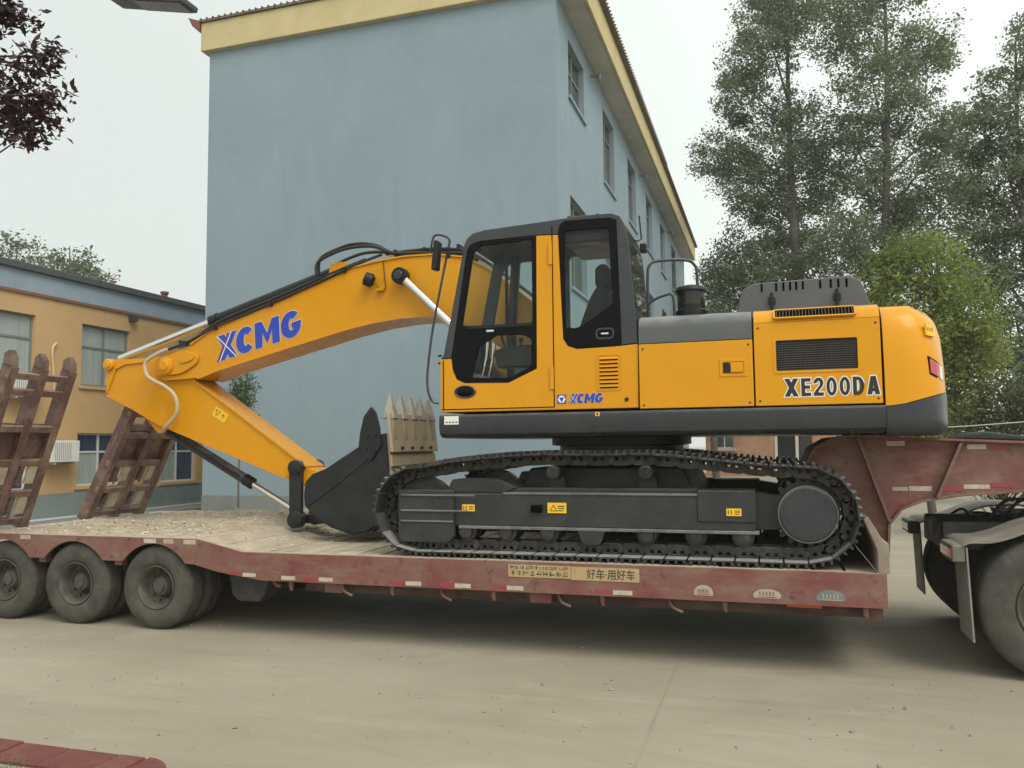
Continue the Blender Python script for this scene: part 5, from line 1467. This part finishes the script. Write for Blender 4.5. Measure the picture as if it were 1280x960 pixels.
# loading ramps, standing upright at the rear
def spring_mesh(L, r=.045, turns=9):
    pts = []
    for k in range(turns * 8 + 1):
        t = k / 8 * 2 * math.pi
        pts.append((r * math.cos(t), r * math.sin(t), L * k / (turns * 8)))
    return MB().tube(pts, .011, 5)
def ramp_part(y0, y1, lean, length):
    t = Vector((math.sin(lean), 0, math.cos(lean))); nrm = Vector((math.cos(lean), 0, -math.sin(lean)))
    o = Vector((-8.34, 0, ZR))
    Rm = Matrix(((nrm.x, 0, t.x), (0, 1, 0), (nrm.z, 0, t.z)))
    def at(u, y, s): return o + nrm * u + t * s + Vector((0, y, 0))
    ys = (y0 + .05, (y0 + y1) / 2, y1 - .05)
    first = None
    for k, yy in enumerate(ys):
        mb = MB()
        mb.obox(at(0, yy, length / 2), .17, .035, length, Rm)
        mb.obox(at(.085, yy, length / 2), .014, .10, length, Rm)
        # hooked tip
        pr_ = [(-.06, length), (.085, length), (.06, length + .09), (-.02, length + .16), (-.075, length + .10)]
        vs = [at(u, yy - .04, s) for u, s in pr_] + [at(u, yy + .04, s) for u, s in pr_]
        n = len(pr_)
        mb._add(vs, [tuple(range(n)), tuple(range(2 * n - 1, n - 1, -1))] + [(i, (i + 1) % n, n + (i + 1) % n, n + i) for i in range(n)])
        b_ = mb.build('ramp' if k == 0 else 'ramp_beam', RUST, TRL if k == 0 else first, bevel=.006)
        if k == 0: first = b_
    for s in (.12, .45, .82, 1.22, length - .28, length - .10):
        if s > length: continue
        MB().obox(at(.05, (y0 + y1) / 2, s), .07, y1 - y0 - .02, .07, Rm).build('cross_bar', RUST, first, bevel=.006)
    for yy in ((ys[0] + ys[1]) / 2, (ys[1] + ys[2]) / 2):
        for s in (.18, .55):
            me = spring_mesh(.26).mesh('spring', RUST, 0)
            sp = link('spring', me, first)
            sp.location = at(.03, yy - .07, s); sp.rotation_euler = Rm.to_euler()
            MB().obox(at(.06, yy + .07, s + .13), .03, .12, .22, Rm).build('tread_bar', DECK, first, bevel=.006)
    MB().obox(at(-.02, (y0 + y1) / 2, 1.05), .03, y1 - y0 - .06, .42, Rm).build('tread_plate', RUST, first, bevel=.006)
    MB().cyl((-8.34, y0 - .03, ZR - .03), (-8.34, y1 + .03, ZR - .03), .035, n=12).build('hinge_pin', RUST, first)
    return first
ramp_part(6.56, 7.42, R(20.5), 1.92)
ramp_part(8.25, 9.25, R(27), 1.62)

# dirt and gravel lying on the rear deck
nx, ny = 150, 100
gx = np.linspace(-8.28, -3.75, nx); gy = np.linspace(6.93, 9.62, ny)
XX, YY = np.meshgrid(gx, gy, indexing='ij')
Hn = np.zeros_like(XX)
for _ in range(420):
    cx, cy, s_, a_ = rng.uniform(-8.4, -3.7), rng.uniform(6.8, 9.7), rng.uniform(.05, .28), rng.normal(.0, 1)
    Hn += a_ * np.exp(-((XX - cx) ** 2 + ((YY - cy)) ** 2) / (2 * s_ ** 2)) * s_ * .06
base = np.where(XX < -5.38, ZR, np.where(XX > -4.87, ZM, ZR + (XX + 5.38) / .51 * (ZM - ZR)))
cover = .008 - .034 * np.clip((XX + 5.75) / .5, 0, 1) * np.clip((8.75 - YY) / .45, 0, 1) - .02 * np.clip((XX + 4.35) / .35, 0, 1)
cover += .06 * np.exp(-((YY - 9.05) ** 2) / .08) * np.clip((XX + 7.6) / .7, 0, 1) * np.clip((-4.4 - XX) / .8, 0, 1)
cover -= .05 * np.exp(-((YY - 6.9) ** 2) / .004) + .03 * np.exp(-((XX + 8.3) ** 2) / .01)
ZZ = base + cover + Hn + rng.normal(0, .0016, XX.shape)
idx = np.arange(nx * ny).reshape(nx, ny)
F = np.stack([idx[:-1, :-1], idx[1:, :-1], idx[1:, 1:], idx[:-1, 1:]], -1).reshape(-1, 4)
me = bpy.data.meshes.new('deck_dirt')
me.from_pydata(np.stack([XX, YY, ZZ], -1).reshape(-1, 3).tolist(), [], F.tolist())
me.materials.append(DIRT)
me.polygons.foreach_set('use_smooth', [True] * len(me.polygons))
tag(link('deck_dirt', me), 'dry dirt spread over the rear deck of the trailer', 'dirt', kind='stuff')
n = 2600
sx = rng.uniform(-8.25, -4.0, n); sy = rng.uniform(6.92, 9.62, n)
keep = (sx < -5.7 + rng.normal(0, .2, n)) | (sy > 8.5 + rng.normal(0, .2, n)) | (rng.random(n) < .10)
sx, sy = sx[keep], sy[keep]; n = len(sx)
sb = np.where(sx < -5.38, ZR, np.where(sx > -4.87, ZM, ZR + (sx + 5.38) / .51 * (ZM - ZR)))
ii = np.clip(((sx + 8.28) / 4.53 * (nx - 1)).astype(int), 0, nx - 1); jj = np.clip(((sy - 6.93) / 2.69 * (ny - 1)).astype(int), 0, ny - 1)
sz = np.maximum(sb, ZZ[ii, jj])
r_ = np.abs(rng.normal(.006, .006, n)) + .003
oct_ = np.array([[1, 0, 0], [-1, 0, 0], [0, 1, 0], [0, -1, 0], [0, 0, 1], [0, 0, -1]], float)
of = np.array([[0, 2, 4], [2, 1, 4], [1, 3, 4], [3, 0, 4], [2, 0, 5], [1, 2, 5], [3, 1, 5], [0, 3, 5]])
V = oct_[None] * r_[:, None, None] * rng.uniform(.6, 1.5, (n, 6, 1)) * np.array([1, 1, .7])
th = rng.uniform(0, 6.28, n)
c_, s_ = np.cos(th), np.sin(th)
V = np.stack([V[..., 0] * c_[:, None] - V[..., 1] * s_[:, None], V[..., 0] * s_[:, None] + V[..., 1] * c_[:, None], V[..., 2]], -1)
V += np.stack([sx, sy, sz + r_ * .3], -1)[:, None]
Fc = (of[None] + 6 * np.arange(n)[:, None, None]).reshape(-1, 3)
me = bpy.data.meshes.new('deck_gravel')
me.from_pydata(V.reshape(-1, 3).tolist(), [], Fc.tolist())
me.materials.append(STONE)
tag(link('deck_gravel', me), 'loose gravel scattered over the rear deck of the trailer', 'gravel', kind='stuff')

# ------------------------------------------------------------------ tractor truck (its rear end)
TRK = thing('tractor_truck', (2.7, 8.27, 0), 'rear end of a tractor truck with grey mud flaps pulling the trailer', 'truck')
for y0 in (7.83, 8.63):
    MB().box(1.38, 7.2, y0, y0 + .08, .86, 1.10).build('chassis_rail', CHAS, TRK, bevel=.006)
MB().box(1.36, 1.44, 7.91, 8.63, .88, 1.08).build('rear_cross_member', CHAS, TRK)
MB().box(2.0, 3.3, 7.6, 8.94, 1.11, 1.14).build('fifth_wheel_base', CHAS, TRK)
MB().lathe([(.45, 0), (.48, .02), (.48, .06), (.40, .09), (.08, .09)], (2.75, 8.27, 1.14), 'z', 32).build('fifth_wheel', CHAS, TRK)
KW = make_wheel_meshes(.535, .29, .30, .15)
for k, ax in enumerate((2.00, 3.36)):
    for side in (-1, 1):
        yo = 7.02 if side < 0 else 9.52
        for j in (0, .33):
            put_wheel(TRK, KW, ax, yo - side * j, .535, side, k + j)
    MB().cyl((ax, 7.3, .535), (ax, 9.3, .535), .10, n=14).build('axle', CHAS, TRK)
fp = [(1.37, .985), (1.42, 1.01), (1.56, 1.015), (1.70, 1.055), (1.86, 1.125), (2.02, 1.165), (2.25, 1.165), (2.45, 1.10), (2.60, 1.03), (2.75, 1.03), (2.9, 1.10), (3.1, 1.16), (3.6, 1.165), (3.85, 1.08), (4.0, .95)]
for y0, y1, flap_y in ((7.0, 7.66, (7.02, 7.46)), (8.88, 9.54, (9.08, 9.52))):
    MB().strip(smoothpath([(a, b, 0) for a, b in fp], 3) and [(q.x, q.y) for q in smoothpath([(a, b, 0) for a, b in fp], 3)], .012, y0, y1, 'y', 1).build('fender', FEND, TRK, bevel=.003)
    fy0, fy1 = flap_y
    mb = MB()
    mb._add([(1.405, fy0, .27), (1.405, fy1, .27), (1.385, fy1, .98), (1.385, fy0, .98), (1.420, fy0, .27), (1.420, fy1, .27), (1.400, fy1, .98), (1.400, fy0, .98)],
            [(0, 3, 2, 1), (4, 5, 6, 7), (0, 1, 5, 4), (1, 2, 6, 5), (2, 3, 7, 6), (3, 0, 4, 7)])
    mb.build('mud_flap', FLAP, TRK, bevel=.004)
    lb = MB().box(1.29, 1.383, fy0, fy1, .865, .995).build('tail_lamp_box', FEND, TRK, bevel=.015)
    MB().box(1.284, 1.29, fy0 + .02, fy1 - .02, .895, .965).build('tail_lamp', REDL, lb)
for k in range(3):
    MB().tube(smoothpath([(1.75 + .1 * k, 7.9, 1.12), (1.9 + .1 * k, 7.8, 1.30), (2.3, 7.75 + .05 * k, 1.22), (2.8, 7.8, 1.34), (3.4, 7.9, 1.25)], 5), .014, 8).build('air_hose', RUBBER, TRK)
MB().tube(smoothpath([(1.62, 8.9, 1.06), (1.72, 8.8, 1.14), (1.80, 8.7, 1.08), (1.9, 8.6, 1.10)], 5), .012, 8).build('air_hose', RUBBER, TRK)
# dark tarpaulin folded on the goose-neck
TARP = M('dark_tarpaulin', (.016, .022, .017), .6, bump=(9, .6, .03))
mb = MB(); mb.prism([(1.50, 1.806), (1.58, 1.85), (1.72, 1.865), (1.95, 1.83), (2.35, 1.80), (2.3, 1.768)], 7.66, 8.3)
tag(mb.build('tarpaulin', TARP, bevel=.02, seg=3), 'dark folded tarpaulin lying on the maroon gooseneck', 'tarpaulin')
# ------------------------------------------------------------------ vegetation
def leaf_mesh(name, C, size, mat, aspect=1.7, droop=.0, var=.35):
    """C: (n,3) leaf positions; every leaf a folded diamond of two triangles"""
    n = len(C)
    d = rng.normal(size=(n, 3)); d[:, 2] = d[:, 2] * .7 - droop
    d /= np.linalg.norm(d, axis=1, keepdims=True)
    u = rng.normal(size=(n, 3)); u -= d * (u * d).sum(1, keepdims=True); u /= np.linalg.norm(u, axis=1, keepdims=True)
    nn = np.cross(d, u)
    s = size * (1 + rng.normal(0, var, (n, 1))).clip(.4, 2)
    V = np.zeros((n, 4, 3))
    V[:, 0] = C
    V[:, 1] = C + d * s * .5 + u * s * .5 / aspect + nn * s * .10
    V[:, 2] = C + d * s
    V[:, 3] = C + d * s * .5 - u * s * .5 / aspect + nn * s * .10
    b = 4 * np.arange(n)[:, None]
    F = np.concatenate([b + np.array([[0, 1, 2]]), b + np.array([[0, 2, 3]])], 1).reshape(-1, 3)
    me = bpy.data.meshes.new(name)
    me.vertices.add(4 * n); me.vertices.foreach_set('co', V.reshape(-1).astype(np.float32))
    m = len(F)
    me.loops.add(3 * m); me.loops.foreach_set('vertex_index', F.reshape(-1).astype(np.int32))
    me.polygons.add(m); me.polygons.foreach_set('loop_start', (3 * np.arange(m)).astype(np.int32))
    me.update(calc_edges=True)
    me.materials.append(mat)
    return me


def crown_points(lobes, y, depth, per, cl_r, leaves):
    pts = []; cents = []
    for (cx, cz, rx, rz) in lobes:
        ry = depth * (rx + rz) / 2
        vol = rx * rz
        k = max(6, int(per * vol))
        d = rng.normal(size=(k, 3)); d /= np.linalg.norm(d, axis=1, keepdims=True)
        rr = rng.uniform(.15, 1.0, (k, 1)) ** .5 * rng.uniform(.85, 1.12, (k, 1))
        c = d * rr * np.array([rx, ry, rz]) + np.array([cx, y + rng.normal(0, ry * .3), cz])
        cents.append(c)
        for q in c:
            m = int(leaves * rng.uniform(.5, 1.5))
            sc = cl_r * rng.uniform(.6, 1.5)
            pts.append(q + rng.normal(size=(m, 3)).clip(-1.9, 1.9) * np.array([sc, sc, sc * .75]))
    return np.concatenate(pts), np.concatenate(cents)


def tree(name, label, cat, base, top, r0, lobes, y, mat, bark, size, per, cl_r, leaves, depth=1.0, group=None, aspect=1.7, droop=0.0, bend=.15, limbs=True, twigs=160):
    t = thing(name, base, label, cat, group)
    bx_, by_, bz = base
    H = top[2]
    path = []
    for k in range(9):
        f = k / 8
        path.append((bx_ + (top[0] - bx_) * f + math.sin(f * 5 + bx_) * bend, by_ + (top[1] - by_) * f + math.cos(f * 4 + by_) * bend, bz + (H - bz) * f))
    rad = [r0 * (1 - .92 * (k / 8)) + .008 for k in range(9)]
    tr = MB().tube(path, rad, 10)
    tro = tr.build('trunk', bark, t)
    P, Cn = crown_points(lobes, y, depth, per, cl_r, leaves)
    if limbs:
        lm = MB()
        for (cx, cz, rx, rz) in lobes:
            f = max(.12, min(.93, (cz - rz * 1.2 - bz) / (H - bz)))
            k = f * 8; i = min(7, int(k)); a = Vector(path[i]).lerp(Vector(path[i + 1]), k - i)
            e = Vector((cx, y, cz + rz * .4))
            mid = a.lerp(e, .5) + Vector((0, rnd.uniform(-.2, .2), rz * .1))
            rl = max(.012, rad[i] * .45)
            lm.tube(smoothpath([a, mid, e], 4), [rl * (1 - .85 * j / 8) + .004 for j in range(9)], 6)
        sel = rng.choice(len(Cn), min(len(Cn), twigs), replace=False)
        for q in Cn[sel]:
            k = max(.5, min(7.5, (q[2] - .8 * abs(q[0] - bx_) * .6 - .6 - bz) / (H - bz) * 8)); i = int(k); a = Vector(path[i]).lerp(Vector(path[i + 1]), k - i)
            m_ = a.lerp(Vector(q), .55) + Vector((0, 0, -.12 * (Vector(q) - a).length * .5))
            lm.tube([a, m_, Vector(q)], [max(.010, rad[i] * .16), .010, .004], 4)
        lm.build('limbs', bark, tro)
    link('crown', leaf_mesh('crown', P, size, mat, aspect, droop), t).matrix_parent_inverse = Matrix.Translation(-t.location)
    return t


BARK = M('grey_bark', (.115, .10, .085), .9, layers=[((.06, .05, .042), 6, .45, .65, .8, (1, 1, .2))], bump=(14, .6, .02))
DBARK = M('dark_plum_bark', (.035, .025, .022), .9, bump=(14, .6, .02))
POP = leaf_mat('poplar_leaf', [(.105, .140, .078), (.16, .20, .115), (.22, .26, .155), (.30, .325, .22)], .45, .55)
POPD = leaf_mat('dark_poplar_leaf', [(.095, .130, .072), (.145, .184, .105), (.20, .24, .145), (.27, .295, .205)], .45, .55)
LIME = leaf_mat('bright_green_leaf', [(.085, .125, .028), (.17, .22, .05), (.27, .32, .085), (.38, .41, .14)], .45)
OLIVE = leaf_mat('olive_leaf', [(.06, .075, .03), (.10, .115, .05), (.15, .155, .075)], .3)
FAR = leaf_mat('far_leaf', [(.055, .09, .045), (.09, .13, .065), (.135, .175, .095)], .3)
PLUM = leaf_mat('purple_plum_leaf', [(.025, .012, .018), (.045, .019, .027), (.075, .030, .040)], .25)
SAPL = leaf_mat('sapling_leaf', [(.04, .075, .035), (.075, .12, .05), (.12, .17, .08)], .3)
REDF = leaf_mat('red_flower', [(.30, .03, .05), (.42, .06, .08), (.45, .12, .13)], .3)

LA = [(-1.4, 13.41, 1.16, 1.48), (-0.72, 15.63, 1.15, 1.38), (0.35, 17.44, 1.43, 1.97), (1.24, 19.59, 1.62, 1.98), (-0.22, 11.81, 1.34, 1.45), (1.19, 13.74, 1.6, 1.93), (-0.45, 9.27, 1.54, 1.44), (-1.56, 8.07, 0.91, 1.12), (1.37, 10.54, 1.66, 1.9), (0.54, 7.77, 2.02, 1.41), (-1.61, 6.32, 1.21, 1.59), (0.75, 5.26, 2.0, 1.55)]
LB = [(3.29, 17.73, 1.63, 2.18), (4.75, 19.64, 1.99, 1.86), (5.68, 16.25, 1.17, 1.27), (6.61, 15.95, 0.56, 1.01), (3.99, 14.54, 1.6, 1.83), (5.57, 13.71, 1.09, 1.34), (2.96, 12.69, 1.36, 1.83), (4.39, 11.02, 1.57, 1.79), (5.94, 11.44, 0.82, 1.32), (2.81, 8.63, 1.61, 1.8), (4.81, 8.32, 1.55, 1.47), (3.9, 5.6, 1.82, 1.75), (3.8, 3.6, 2.2, 1.5), (6.5, 12.6, .75, 1.0), (6.7, 9.9, .95, 1.4), (6.6, 7.4, 1.1, 1.3), (5.3, 9.9, .9, 1.0), (6.3, 5.2, 1.4, 1.4)]
LC = [(7.38, 12.74, 0.55, 1.18), (6.5, 11.33, 0.8, 0.99), (5.84, 10.46, 0.57, 0.95), (6.6, 9.2, 0.99, 1.4), (7.1, 7.18, 1.07, 1.6), (5.98, 6.81, 0.9, 1.39), (6.68, 4.71, 0.97, 1.36), (5.67, 8.95, 0.45, 0.94), (7.91, 9.63, 0.96, 2.07), (6.9, 3.2, 1.3, 1.2)]
LD = [(2.75, 5.71, 0.49, 0.59), (3.57, 5.73, 0.72, 0.76), (2.6, 4.89, 0.43, 0.73), (3.35, 4.48, 0.95, 1.08), (4.23, 4.43, 0.62, 0.89), (4.42, 3.63, 0.54, 0.62), (3.78, 3.21, 0.7, 0.89), (4.13, 2.41, 0.46, 0.52), (2.89, 3.24, 0.64, 0.9), (3.4, 2.2, .9, .7)]
LE = [(3.94, 2.53, 0.36, 0.44), (4.51, 2.81, 0.4, 0.73), (4.02, 2.01, 0.51, 0.29), (3.37, 2.1, 0.26, 0.27), (4.3, 1.5, .7, .6), (3.6, 1.4, .5, .5)]
PG = 'tall poplars behind the truck'
tree('poplar_tree', 'left of the tall grey green poplars, its crown bulging beside the blue building', 'tree', (1.1, 33, 0), (1.3, 33, 20.6), .26, LA, 33, POPD, BARK, .105, 40, .22, 84, group=PG)
tree('poplar_tree', 'tall middle poplar with a straight visible trunk and sky gaps in its crown', 'tree', (4.0, 32, 0), (4.5, 32, 20.8), .24, LB, 32, POP, BARK, .105, 35, .22, 80, group=PG)
tree('poplar_tree', 'poplar cut by the right edge of the picture', 'tree', (6.8, 26, 0), (7.2, 26, 13.2), .18, LC, 26, POPD, BARK, .092, 54, .18, 80, group=PG)
tree('leafy_tree', 'bright green bushy tree just behind the counterweight', 'tree', (3.4, 20, 0), (3.5, 20, 5.6), .09, LD, 20, LIME, BARK, .10, 80, .17, 58, droop=.5, aspect=2.4)
tree('olive_shrub', 'dull olive shrub between the bright green tree and the gooseneck', 'shrub', (4.1, 17, 0), (4.1, 17, 2.6), .04, LE, 17, OLIVE, BARK, .075, 130, .10, 40)
tree('far_tree', 'round green tree top over the roof of the orange building at the left edge', 'tree', (-60.3, 52, 0), (-60.2, 52, 19), .35, [(-60.93, 18.34, 1.93, 1.38), (-59.2, 18.6, 1.38, 1.23), (-61, 15.5, 2.6, 2.4), (-58.6, 15.5, 2.2, 2.2), (-60, 12, 3, 2.6)], 52, FAR, BARK, .28, 6, .42, 44, group='tree tops over the orange roof')
tree('far_tree', 'pointed green tree top over the middle of the orange building roof', 'tree', (-50.2, 48, 0), (-50.0, 48, 17.2), .3, [(-51.29, 16.23, 0.77, 0.87), (-49.76, 16.29, 0.99, 0.99), (-48.73, 15.11, 0.9, 0.61), (-50, 14.6, 2.0, 1.4), (-50, 12, 2.4, 2.2), (-46.6, 14.0, .8, .8)], 48, FAR, BARK, .26, 8, .36, 44, group='tree tops over the orange roof')
tree('far_tree', 'small distant tree between the blue building and the poplars', 'tree', (-2.7, 44, 0), (-2.7, 44, 11.4), .2, [(-3.07, 11.32, 0.37, 0.69), (-2.56, 10.63, 0.33, 0.52), (-2.6, 9.4, .8, 1.1), (-2.5, 7.4, 1.1, 1.6), (-2.3, 5, 1.2, 1.6)], 44, FAR, BARK, .16, 18, .24, 40)
tree('sapling', 'small green sapling standing before the blue wall behind the boom', 'tree', (-9.06, 12.5, 0), (-9.06, 12.5, 3.0), .013, [(-9.0, 3.0, .26, .22), (-8.88, 2.76, .22, .22), (-9.26, 2.74, .26, .16), (-9.02, 2.5, .22, .22)], 12.5, SAPL, BARK, .055, 300, .07, 22, bend=.03, aspect=2.2)
tree('red_shrub', 'red flowering shrub on the roof edge of the orange building', 'shrub', (-18.2, 18.9, 5.6), (-18.2, 18.9, 6.5), .02, [(-18.2, 6.50, .34, .22), (-18.6, 6.5, .3, .2)], 18.9, REDF, BARK, .09, 120, .09, 16, bend=.03)
# purple plum: trunk in the bed to the left of the picture, boughs reaching in at the top left
LP = [(-5.83, 5.34, .20, .22), (-5.66, 5.28, .11, .12), (-5.78, 4.72, .20, .15), (-5.48, 4.80, .17, .10), (-5.30, 4.84, .14, .06), (-5.46, 4.46, .22, .15), (-5.24, 4.52, .15, .06), (-5.48, 4.28, .15, .08), (-5.34, 4.34, .13, .08), (-5.62, 4.42, .16, .18), (-6.75, 5.1, .45, .55), (-7.0, 4.5, .5, .5), (-7.2, 5.4, .6, .5)]
tree('plum_tree', 'dark purple leaved bough hanging into the top left corner', 'tree', (-6.4, 3.0, .07), (-6.5, 4.6, 5.4), .07, LP, 4.8, PLUM, DBARK, .060, 360, .058, 30, depth=.8, aspect=2.3, droop=.25, bend=.05, twigs=26)

# ------------------------------------------------------------------ street lamp and wire
LMP = M('dark_lamp_housing', (.055, .062, .070), .45)
sl = thing('street_lamp', (-14.2, 10.5, 0), 'dark street lamp head reaching in at the top left', 'street lamp')
MB().tube([(-14.2, 10.5, 0), (-14.2, 10.5, 5), (-14.2, 10.5, 9.6)], [.09, .07, .05], 12).build('pole', LMP, sl)
MB().tube(smoothpath([(-14.2, 10.5, 9.4), (-13.9, 10.5, 9.95), (-12.2, 10.5, 9.80), (-10.2, 10.5, 9.30)], 5), .035, 10).build('arm', LMP, sl)
ang = R(13)
rot = Matrix.Rotation(ang, 3, 'Y')
hdm = MB(); hdm.obox((-9.42, 10.5, 9.08), 1.55, .40, .10, rot)
hd_ = hdm.build('lamp_head', LMP, sl, bevel=.03, seg=3)
MB().obox((-9.2, 10.5, 8.968), .95, .30, .02, rot).build('lamp_lens', M('lamp_lens', (.12, .14, .15), .25), hd_)
wr = MB().tube(smoothpath([(1.2, 14, 1.95), (2.66, 14, 2.0), (3.64, 14, 2.06), (8, 14, 2.35)], 4), .008, 6).build('wire', M('pale_wire', (.45, .44, .40), .6))
tag(wr, 'thin pale wire stretched before the bushes at the right edge', 'wire')
for xx, zz, lb_ in ((1.2, 1.95, 'thin post holding the wire, hidden behind the counterweight'), (8.0, 2.35, 'thin post holding the wire beyond the right edge')):
    tag(MB().cyl((xx, 14, 0), (xx, 14, zz + .05), .03, n=10).build('wire_post', CHAS), lb_, 'post')
